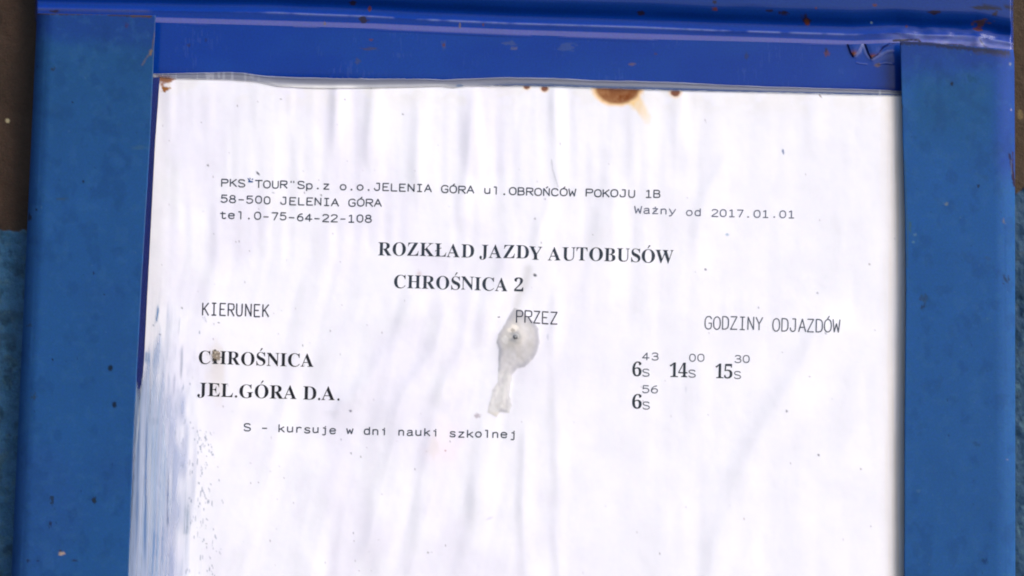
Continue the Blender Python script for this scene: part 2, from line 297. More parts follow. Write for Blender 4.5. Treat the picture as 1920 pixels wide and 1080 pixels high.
def build_stile(side):
    ys = np.concatenate([np.linspace(0, 1, 4) * 2, np.arange(4, 1100, 2.2), np.linspace(1105, 2250, 30)])
    if side < 0:
        top = 27.0; yv = top + ys; inn, out = crv(LI, yv), crv(LO, yv)
    else:
        top = 79.0; yv = top + ys; inn, out = crv(RI, yv), crv(RO, yv)
    wid = np.abs(out - inn)
    prof = [(28, STILE_Z + SHEET), (3, STILE_Z + SHEET), (.6, STILE_Z + SHEET), (0, STILE_Z + SHEET - .15), (0, STILE_Z + .2), (.5, STILE_Z + .06), (1.6, STILE_Z)]
    rb = 38. if side > 0 else 34.
    n_flat = 100; tail = []
    for k in range(1, 25):
        a = k / 24 * math.pi / 2; tail.append((rb - rb * math.sin(a), (STILE_Z + (rb * .15 * (.55 if side > 0 else .8)) * (1 - math.cos(a)))))
    cols = [(np.full(len(yv), u), z) for u, z in prof]
    for k in range(1, n_flat): cols.append((1.6 + (wid - rb - 1.6) * k / n_flat, STILE_Z))
    for u, z in tail: cols.append((wid - u, z))
    cols.append((wid, 7.5))
    U = np.array([c[0] for c in cols]).T; Z = np.array([np.full(len(yv), c[1]) for c in cols]).T
    X = inn[:, None] + (-1 if side < 0 else 1) * U; YY = np.broadcast_to(yv[:, None], X.shape).copy()
    if side < 0: YY = YY + np.interp(X, [60, 292], [-2.5, 2.0]) * np.exp(-((YY - 27) / 30).clip(0) ** 2)
    else: YY = YY + np.interp(X, [1687, 1730, 1800, 1900], [-2, 0, 6, 14]) * np.exp(-((YY - 79) / 30).clip(0) ** 2)
    front = (Z < STILE_Z + .5)
    Z = Z - front * (fbm(X / 120, YY / 200, 81 + side, 3) - .5) * .35
    Z[:3] += np.array([.5, .15, .03])[:, None]
    col = np.ones(X.shape + (3,)) * (alb(40, 92, 158) if side < 0 else alb(38, 96, 168))
    if side > 0: col = mixc(col, alb(44, 96, 162), sm(300, 1000, YY) * .7)
    big = fbm(X / 300, YY / 300, 83, 3)
    if side < 0:
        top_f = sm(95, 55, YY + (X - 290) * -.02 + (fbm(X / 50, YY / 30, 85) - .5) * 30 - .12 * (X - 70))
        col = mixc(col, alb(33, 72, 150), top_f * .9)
        col = mixc(col, alb(36, 86, 140), sm(60, 100, YY) * sm(360, 120, YY) * .5)
        col = mixc(col, alb(42, 84, 152), sm(.5, .65, big) * .5 * sm(400, 700, YY))
    else:
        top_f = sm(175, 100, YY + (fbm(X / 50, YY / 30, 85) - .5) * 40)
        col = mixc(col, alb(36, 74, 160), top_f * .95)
        col = mixc(col, alb(34, 92, 146), sm(120, 170, YY) * sm(330, 200, YY) * sm(1700, 1730, X) * sm(1880, 1840, X) * .6)
        col = mixc(col, alb(38, 74, 170), sm(1850, 1885, X) * sm(360, 300, YY) * .7)  # brighter blue of the sunlit outer bevel, painted in
    # sub-millimetre mottle
    col = mixc(col, alb(60, 112, 168), .18 * sm(.55, .75, fbm(X / 14, YY / 14, 87, 3)))
    col = mixc(col, alb(24, 62, 120), .22 * sm(.58, .75, fbm(X / 22, YY / 30, 89, 3)))
    if side < 0:
        marks = ((207, 690, 4.5, 5.5, BLK, .15), (214.5, 759, 4, 6, BLK, .15), (176, 937, 4, 6, alb(36, 44, 40), .5), (97, 938, 3, 7, alb(36, 56, 80), .8), (94, 983, 3, 5, alb(34, 50, 86), .8), (115.5, 1038, 5.5, 3.6, alb(190, 168, 150), .3), (113, 1033, 3, 1.5, alb(60, 50, 50), .3),
                 (156, 340.5, 2, 3, BLK, .1), (98.5, 674, 1.8, 2, BLK, .1), (55.5, 407, 3, 7, alb(40, 44, 60), .6), (195.5, 553, 1.4, 1.4, BLK, .1), (136, 192, 1.6, 1.6, BLK, .1), (141, 1051, 6, 1.5, alb(40, 60, 104), .5), (175, 512, 1.6, 3, alb(30, 44, 86), .5),
                 (100, 129, 4, 3, alb(44, 66, 90), .9), (63, 744, 4, 6, alb(52, 74, 90), .9), (236, 47, 3, 4, alb(60, 60, 110), .8), (55, 610, 4, 3, alb(50, 66, 80), .8), (68, 393, 2, 2, BLK, .2), (116, 374, 9, 2, alb(52, 86, 120), .8), (262, 276, 14, 4, alb(56, 100, 148), .6), (52, 1052, 2, 3, alb(34, 46, 76), .5), (71, 1052, 2, 2, alb(34, 46, 76), .5))
        strokes = (([(290, 62), (287, 80), (285, 96)], 1.3, alb(110, 92, 80), .6), ([(285, 96), (276, 106), (266, 122)], 1.6, alb(120, 110, 106), .6), ([(284, 95), (282, 101)], 2.6, alb(140, 116, 92), .8),
                   ([(72, 25), (120, 26), (180, 25), (240, 29), (283, 30)], 2.6, alb(60, 50, 56), .8), ([(245, 30), (282, 31)], 2.5, alb(88, 72, 60), .7))
    else:
        marks = ((1785, 157, 3.2, 3.6, alb(26, 40, 56), .4), (1834.5, 349, 2.8, 3, alb(30, 48, 70), .3), (1775, 382.5, 3.5, 3.2, alb(110, 128, 146), .4), (1882, 414.5, 2.2, 5, alb(108, 110, 128), .4), (1886, 525, 5, 7, alb(34, 62, 104), .9), (1847, 1052, 4.5, 4.5, alb(28, 66, 122), .6), (1830, 831, 6, 5, alb(40, 84, 140), .9),
                 (1894, 120, 2, 3, alb(130, 140, 170), .4), (1896, 206, 1.5, 2, alb(150, 150, 190), .3), (1889, 862, 2, 2, alb(120, 130, 170), .3), (1730, 560, 6, 9, alb(46, 80, 124), .9), (1732, 576, 4, 5, alb(36, 66, 104), .9), (1822, 148, 10, 7, alb(32, 86, 140), .6), (1722, 920, 4, 3, alb(60, 108, 160), .6), (1690, 200, 3, 5, alb(30, 40, 70), .5),
                 (1852, 484, 5, 3, alb(46, 88, 140), .8), (1716, 440, 3, 3, alb(86, 128, 170), .6), (1713, 454, 3, 2, alb(86, 128, 170), .6), (1706, 425, 2, 8, alb(60, 100, 120), .7))
        strokes = (([(1893, 290), (1898, 315), (1901, 345)], 2.6, alb(34, 24, 52), .85), ([(1899, 285), (1900, 320), (1902, 350)], 1.6, alb(60, 34, 50), .7), ([(1896, 300), (1897, 325)], 1.1, alb(96, 112, 150), .6),
                   ([(1690, 79), (1730, 81), (1790, 88), (1840, 93), (1890, 99)], 4.5, alb(46, 46, 64), .75), ([(1830, 96), (1890, 102)], 6, alb(62, 64, 84), .5), ([(1696, 300), (1700, 400), (1702, 430), (1701, 500)], 1.6, alb(60, 90, 110), .5))
    for lst, w, c, k in strokes:
        dl, _, _ = pdist(X, YY, lst); col = mixc(col, c, k * (1 - sm(w * .4, w * 1.4, dl + (vn(X / 3, YY / 3, 91) - .5) * w)))
    for x, y, rx, ry, c, w in marks: col = spot(col, X, YY, x, y, rx, ry, c, wob=w, k=.85, hard=.35)
    rs = np.random.RandomState(5 + side)
    for i in range(60):
        x, y = rs.uniform(X.min() + 10, X.max() - 8), rs.uniform(60, 1080); r = rs.uniform(.7, 1.5)
        col = spot(col, X, YY, x, y, r, r * rs.uniform(.8, 1.8), alb(26, 44, 84) if rs.rand() < .6 else alb(80, 120, 164), k=rs.uniform(.2, .6))
    # rubbed, dirty inner lip
    lipd = np.abs(X - (inn[:, None])); col = mixc(col, alb(70, 92, 120), .45 * (1 - sm(.5, 3, lipd)) * sm(.35, .6, fbm(X / 6, YY / 25, 93)))
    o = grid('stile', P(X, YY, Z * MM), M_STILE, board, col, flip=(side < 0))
    o['label'] = 'left upright strip with two dark specks' if side < 0 else 'right upright strip with a chipped outer edge'
build_stile(-1); build_stile(1)
def build_bottom():
    pr = [(2215, STILE_Z + 1), (2216, -4.9), (2220, -5), (2300, -5), (2304, -4.6), (2305, 7.5)]
    xs = np.linspace(-34, 1907, 60); YY = np.array([p[0] for p in pr])[:, None] + 0 * xs; Z = np.array([p[1] for p in pr])[:, None] + 0 * xs
    X = np.broadcast_to(xs, YY.shape); col = np.ones(X.shape + (3,)) * alb(31, 72, 156)
    grid('bottom_rail', P(X, YY + (X - 960) * .026, Z * MM), M_RAIL, board, col)
build_bottom()

# ------------------------------------------------------------------ paper relief (mm towards the viewer)
# dark flank lines of the soft folds: (points, height mm, half width px)
FOLDS = [([(570, 190), (566, 340)], .07, 14), ([(627, 165), (622, 270)], .12, 10), ([(692, 163), (688, 290)], .16, 11), ([(778, 200), (770, 350)], .14, 12), ([(874, 172), (868, 310), (850, 400)], .16, 12),
         ([(1036, 168), (1034, 300), (1042, 345)], .13, 9), ([(1171, 200), (1166, 345), (1140, 430)], .10, 14), ([(1256, 190), (1258, 290)], .09, 12), ([(1350, 300), (1312, 360), (1290, 470)], .10, 16), ([(1516, 180), (1510, 260)], .06, 14),
         ([(1130, 340), (1108, 440)], .12, 12), ([(1020, 380), (990, 450)], .10, 12), ([(470, 190), (430, 330)], .05, 20), ([(380, 160), (360, 300)], .06, 20),
         ([(760, 560), (721, 641), (681, 708), (630, 770)], .17, 16), ([(822, 575), (796, 660), (759, 723), (725, 790)], .18, 15), ([(872, 560), (849, 663), (812, 740)], .17, 15), ([(940, 480), (905, 560), (890, 640)], .12, 14),
         ([(690, 500), (650, 600), (600, 680)], .08, 18), ([(728, 820), (690, 930), (675, 1030)], .18, 14), ([(805, 800), (778, 900), (768, 1000)], .16, 16), ([(897, 800), (884, 960)], .15, 12), ([(980, 820), (972, 955), (978, 1100)], .11, 10),
         ([(1038, 540), (1036, 700), (1034, 850), (1040, 1100)], .06, 8), ([(585, 870), (560, 1010), (548, 1090)], .14, 20), ([(640, 940), (628, 1090)], .07, 14), ([(1530, 600), (1440, 760), (1378, 880), (1342, 1000), (1312, 1100)], .18, 22),
         ([(1610, 680), (1560, 900)], .10, 30), ([(620, 400), (590, 520), (560, 600)], .06, 24), ([(1150, 360), (1128, 430)], .06, 10), ([(480, 640), (440, 760)], .06, 24), ([(1415, 985), (1385, 1080)], .07, 12)]
PATCH = [(964, 578), (955, 590), (946, 608), (934, 627), (931, 642), (935, 656), (934.5, 684), (933, 716), (924, 731), (919, 751), (914, 773), (931, 782), (937, 773), (955, 774), (959, 760), (955.5, 738), (960, 704), (969, 691), (984, 688), (1002, 671), (1012, 644), (1010, 616), (1002, 604), (985, 589), (975, 580)]
def paper_h(X, Y):
    h = np.zeros(np.shape(X))
    Xw = X + (vn(X / 60, Y / 90, 101) - .5) * 14
    for pts, a, w in FOLDS:
        x0 = min(p[0] for p in pts) - 4 * w - 12; x1 = max(p[0] for p in pts) + 4 * w + 12; y0 = min(p[1] for p in pts) - 90; y1 = max(p[1] for p in pts) + 90
        m = (X > x0) & (X < x1) & (Y > y0) & (Y < y1)
        if not m.any(): continue
        xx, yy = Xw[m], Y[m]; q = np.array(pts, float)
        lx = np.interp(yy, q[:, 1], q[:, 0]); L = q[-1, 1] - q[0, 1]
        env = sm(q[0, 1] - 45, q[0, 1] + 25, yy) * sm(q[-1, 1] + 45, q[-1, 1] - 25, yy)
        u = (xx - lx) / (w * 1.15) - .75
        h[m] += 1.95 * a * env * (.55 + .9 * vn(yy / 70, xx * 0, x0)) * np.exp(-np.where(u < 0, u * u, u * u / 3.2))
    s = X + .25 * (Y - 480).clip(0) * sm(1250, 950, X)
    amt = .35 + .65 * sm(1500, 1100, X)
    h += amt * (.26 * (vn(s / 32, Y / 230, 103) - .5) + (.06 + .07 * sm(620, 300, Y)) * (vn(s / 15, Y / 130, 105) - .5) + .010 * (vn(s / 7, Y / 60, 106) - .5)) + .55 * (vn(X / 230, Y / 300, 107) - .5)
    h += .07 * (fbm(X / 22, Y / 26, 109, 3) - .5)
    # raised lump where the screw pushes through, with the slack fold hanging under it
    r = np.hypot(X - 968, (Y - 634) * .92); h += .5 * np.exp(-(r / 22.) ** 2) + .2 * np.exp(-(r / 48.) ** 2)
    d = sdf(X, Y, PATCH) if np.size(X) < 6e6 else 0
    h += .10 * sm(2.5, -4.5, d) + .10 * sm(2, -6, d) * (fbm(X / 8, Y / 11, 127, 3) - .5)
    dl, _, _ = pdist(X, Y, [(954, 684), (944, 700), (940, 722), (926, 752)]); h -= .08 * np.exp(-(dl / 4.) ** 2)
    dl, _, _ = pdist(X, Y, [(952, 690), (950, 730), (940, 765)]); h += .08 * np.exp(-(dl / 7.) ** 2)
    return h
def curl(X, Y):
    """how the right margin falls back behind the stile, the left margin lies lower too"""
    e = crv(RI, Y) - X; return -.3 * sm(60, -6, e) ** 1.3 * 1.0 - .25 * sm(40, 0, X - crv(LI, Y))
def paper_z(X, Y): return (PAPER_Z - paper_h(X, Y) * .9 - curl(X, Y)).clip(-2.35, -.25)

sheet = thing('timetable_sheet', 'white printed bus timetable sheet with rust stains inside the plastic sleeve', 'timetable')
def build_paper():
    s = np.concatenate([np.arange(0, 960, 2.0), np.linspace(965, 1975, 40)])
    u = np.linspace(0, 1, 715)
    Y0 = 150 + s[:, None] + 0 * u; xl = crv(PLEFT, Y0); xr = np.interp(Y0, [100, 2200], [1712, 1735]); X = xl + (xr - xl) * u
    YY = Y0 + (crv(PTOP, X) - 150) * np.exp(-s[:, None] / 500.)
    Z = paper_z(X, YY)
    rough = (vn(X / 7, YY * 0, 111) - .5) * 1.0; YY[0] += rough[0]
    col = np.ones(X.shape + (3,)) * np.array([.795, .805, .905])
    col = mixc(col, (.74, .735, .87), .7 * sm(.45, .7, fbm(X / 90, YY / 130, 113, 4)) * sm(1300, 800, X))  # soft lavender shading of the left part, painted into the paper
    col = mixc(col, (.72, .71, .69), .35 * sm(330, 290, X) + .35 * sm(60, 15, YY - crv(PTOP, X)) * sm(.4, .6, fbm(X / 40, YY / 30, 115)))
    col = mixc(col, (.72, .64, .54), .6 * sm(55, 0, crv(RI, YY) - X) * (.5 + vn(X / 2.5, YY / 90, 117)))  # shadow beside the right stile, warmed and deepened in the paper colour
    # grey damp patch round the screw
    d = sdf(X, YY, PATCH) + (vn(X / 6, YY / 6, 119) - .5) * 2
    inside = sm(1.2, -2.0, d)
    mot = fbm(X / 10, YY / 12, 129, 3) - .5
    col = mixc(col, (.50, .49, .50), inside * (.80 + .5 * mot).clip(0, 1)); col = mixc(col, (.38, .39, .50), .6 * sm(-13, -1, d) * inside * sm(.2, .5, mot + .5))
    col = mixc(col, (.42, .42, .47), .6 * inside * sm(606, 590, YY))
    col = mixc(col, (.58, .56, .54), inside * .6 * sm(34, 14, np.hypot(X - 962, YY - 630)))
    col = mixc(col, (.70, .70, .72), inside * .75 * sm(690, 705, YY) * sm(.3, .6, fbm(X / 9, YY / 20, 121)))
    col = mixc(col, (.66, .63, .60), .7 * sm(770, 776, YY) * inside)
    col = mixc(col, (.50, .50, .52), .45 * np.exp(-(pdist(X, YY, [(968, 575), (972, 555), (985, 530), (990, 505)])[0] / 9) ** 2))
    col = spot(col, X, YY, 963, 616, 11, 8, (.80, .76, .72), rot=-.5, wob=.4, k=.8); col = spot(col, X, YY, 967, 632, 10, 10, (.33, .34, .37), wob=.5, k=.8, hard=.5); col = spot(col, X, YY, 961, 619, 4, 4, (.36, .33, .30), wob=.5, k=.8)
    col = spot(col, X, YY, 946, 637, 6, 7, (.75, .75, .77), wob=.4, k=.6)
    # rust stains bleeding in under the top edge
    yt = crv(PTOP, X)
    wob = (fbm(X / 9, YY / 9, 123, 3) - .5)
    r = np.hypot((X - 1158.5) / 48., (YY - 163) / 36.) + wob * .10
    col = mixc(col, (.84, .56, .26), .9 * (1 - sm(.90, 1.13, r))); col = mixc(col, (.18, .043, .003), (1 - sm(.76, 1.0, r)) * (.9 + .3 * wob)); col = mixc(col, (.10, .020, .004), (1 - sm(.2, .8, np.hypot((X - 1160) / 46, (YY - 166) / 16.))) * .55)
    dl, _, al = pdist(X, YY, [(1186, 184), (1202, 203), (1214, 224)]); wd_ = 15 - 5 * al
    tl = (1 - sm(wd_ * .35, wd_ * 1.3, dl + wob * 5)) * sm(.90, 1.02, r); col = mixc(col, (.82, .56, .20), tl * (.85 - .55 * al) * (.7 + .6 * fbm(X / 6, YY / 9, 211, 3)))
    for x, y, rx, ry in ((987, 163, 6, 4.5), (1020.5, 166, 7, 6), (1266.5, 173, 10.5, 8)):
        rr = np.hypot((X - x) / rx, (YY - y) / ry) + wob * .5; col = mixc(col, (.80, .60, .42), .7 * (1 - sm(.95, 1.6, rr))); col = mixc(col, (.20, .08, .05), 1 - sm(.7, 1.1, rr))
    cr = np.maximum(sm(.36, .48, fbm(X / 9, YY / 7, 131, 3)) * sm(328, 318, X) * sm(156, 148, YY) * sm(-2, 2, YY - 142), 0)
    col = mixc(col, (.32, .14, .05), cr); col = mixc(col, (.80, .66, .48), .6 * sm(332, 310, X) * sm(176, 150, YY) * sm(.35, .6, fbm(X / 6, YY / 6, 133)))
    for x_, y_, a_, b_ in ((305, 150, 7, 7), (316, 148.5, 8, 5), (325, 147, 4, 2.5), (303, 158, 3, 4)): col = spot(col, X, YY, x_, y_, a_, b_, (.27, .09, .035), wob=.6, k=.9, hard=.5)
    col = spot(col, X, YY, 309, 167, 7, 5, (.30, .12, .03), rot=-.4, wob=.5); col = spot(col, X, YY, 318, 165, 2.5, 2, (.40, .22, .08)); col = spot(col, X, YY, 311, 150, 12, 5, (.28, .13, .07), wob=.5, k=.9)
    # smudge over the H, other smudges
    col = spot(col, X, YY, 404, 690, 16, 40, (.66, .60, .52), wob=.6, k=.35, hard=.8)
    col = spot(col, X, YY, 400.5, 674.5, 2.2, 2.5, (.04, .03, .02)); col = spot(col, X, YY, 404, 659, 3, 2, (.06, .05, .04), k=.7)
    col = spot(col, X, YY, 832, 842, 26, 34, (.80, .66, .74), wob=.5, k=.32, hard=.9); col = spot(col, X, YY, 813, 838, 10, 18, (.66, .62, .62), wob=.5, k=.35, hard=.8)
    col = spot(col, X, YY, 895, 779, 5, 4, (.36, .30, .36), wob=.5, k=.7, hard=.6)
    col = spot(col, X, YY, 918, 972, 7, 2, (.60, .58, .80), rot=-.4, k=.6, hard=.6); col = spot(col, X, YY, 786, 513, 4, 4, (.45, .28, .26), k=.35, hard=.8)
    col = spot(col, X, YY, 1286, 730, 2, 6, (.62, .64, .76), k=.6, hard=.6); col = spot(col, X, YY, 1027, 632, 1.6, 6, (.50, .52, .66), k=.6)
    col = spot(col, X, YY, 322, 350, 22, 40, (.66, .68, .70), wob=.6, k=.35, hard=.9)
    dl, _, _ = pdist(X, YY, [(1034, 300), (1036, 318), (1043, 340), (1046, 350)]); col = mixc(col, (.45, .46, .55), .55 * (1 - sm(.5, 2.2, dl)))  # thin shadow line of a crease, painted on
    # ink blots and fly specks
    DK = (.05, .06, .09)
    for x, y, rx, ry, rot, c, k in ((483.5, 325, 4.5, 1.8, .8, DK, .95), (1003, 516, 3.4, 2.7, .5, DK, .95), (1468.5, 284.5, 1.9, 5, -.15, (.08, .14, .32), .95), (1363.5, 440, 3.2, 2.2, 0, (.30, .42, .60), .9), (1323, 505.5, 2.4, 2.2, 0, (.18, .17, .24), .9),
                                    (1538, 180, 4, 1.4, .9, (.18, .12, .12), .8), (657, 770.5, 2.4, 2, 0, (.12, .11, .18), .9), (390, 310, 2, 2, 0, DK, .8), (512.5, 361, 3, .9, .1, (.3, .32, .4), .8), (602, 366, 1.5, 1.6, 0, DK, .8), (410, 605, 1.4, 1.4, 0, DK, .8), (695.5, 164, 1.8, 1.8, 0, DK, .9),
                                    (1533, 549.5, 1.8, 1.8, 0, (.2, .2, .3), .9), (1422, 577, 1.5, 2, 0, (.25, .25, .35), .8), (1475, 771, 2, 2.2, 0, (.12, .13, .2), .9), (1535, 853.5, 1.6, 2.4, -.4, (.15, .15, .2), .9), (1548, 625.5, 1.8, 2.0, 0, (.25, .25, .35), .8), (1630.5, 495.5, 1.4, 1.8, 0, (.25, .22, .25), .8), (835, 845, 1.8, 1.6, 0, (.30, .08, .12), .8),
                                    (755, 214, 2, 1.4, -.2, (.2, .2, .28), .8), (646.5, 186.5, 1.5, 1.5, 0, (.2, .2, .25), .8), (526.5, 186, 1.5, 1.5, 0, (.2, .2, .25), .8), (1112, 440, 1, 1, 0, DK, .5), (341, 577.5, 1.8, 1.3, .3, DK, .8), (300, 627, 1.5, 1.5, 0, DK, .8), (374, 625, 1.3, 1.3, 0, (.2, .2, .4), .8), (1003, 410, 1.6, 1.8, .0, (.22, .2, .26), .7), (1015, 455, 1.4, 1.4, 0, DK, .6), (1022, 373, 1.8, 1.4, 0, (.2, .2, .3), .7), (567.5, 648, 1.2, 1.6, 0, DK, .7), (658, 850, 1.6, 1.5, 0, DK, .7), (676, 856.5, 1.4, 1.4, 0, DK, .7), (802.5, 1036, 1.6, 2.2, 0, (.3, .3, .35), .8), (809, 1035, 1.4, 1.2, 0, (.3, .3, .35), .7), (662.5, 1000, 1.4, 1.8, 0, (.2, .2, .3), .8), (673.5, 1070, 1.4, 1.4, 0, (.3, .2, .4), .7), (1395.5, 973, 1.2, 1.4, 0, (.3, .2, .2), .7), (844, 827.5, 1.4, 1.6, 0, DK, .7), (640, 824, 1.2, 1.8, 0, (.2, .2, .3), .7), (387, 1020, 1.5, 1.2, 0, DK, .6), (1614.5, 879.5, 1.3, 2, 0, (.3, .26, .3), .8)):
        col = spot(col, X, YY, x, y, rx, ry, c, rot=rot, k=k, hard=.35)
    rs = np.random.RandomState(3)
    for i in range(170):
        x, y = rs.uniform(300, 1680), rs.uniform(190, 1080)
        if rs.rand() < .45: x = 300 + 500 * rs.rand() ** 1.3
        r_ = rs.uniform(.6, 1.2); m = (np.abs(X - x) < 6) & (np.abs(YY - y) < 6)
        if m.any():
            ii = np.where(m.any(1))[0]; jj = np.where(m.any(0))[0]; sl_ = (slice(ii[0], ii[-1] + 1), slice(jj[0], jj[-1] + 1))
            col[sl_] = spot(col[sl_], X[sl_], YY[sl_], x, y, r_, r_ * rs.uniform(.8, 2), (.25, .22, .30), k=rs.uniform(.25, .8))
    # little comb of dark ticks in the scuffed lower left margin
    for i in range(105):
        y = rs.uniform(600, 1078) if i < 18 else rs.uniform(800, 1082); cx = 345 + (y - 780) * .085 + 22; x = cx + rs.normal(0, 17)
        L = rs.uniform(1.5, 7) ** 1.0; m = (np.abs(X - x) < 12) & (np.abs(YY - y) < 14)
        if m.any():
            ii = np.where(m.any(1))[0]; jj = np.where(m.any(0))[0]; sl_ = (slice(ii[0], ii[-1] + 1), slice(jj[0], jj[-1] + 1))
            col[sl_] = spot(col[sl_], X[sl_], YY[sl_], x, y, rs.uniform(.6, 1.15), L, (.22, .26, .38), rot=rs.normal(.15 * (1 if x < cx else -1.5), .12), k=rs.uniform(.4, .85), wob=.3)
    o = grid('paper', P(X, YY, Z * MM), M_PAPER, sheet, col)
    o['label'] = 'creased white sheet with rust bleeding in along the top edge'
build_paper()

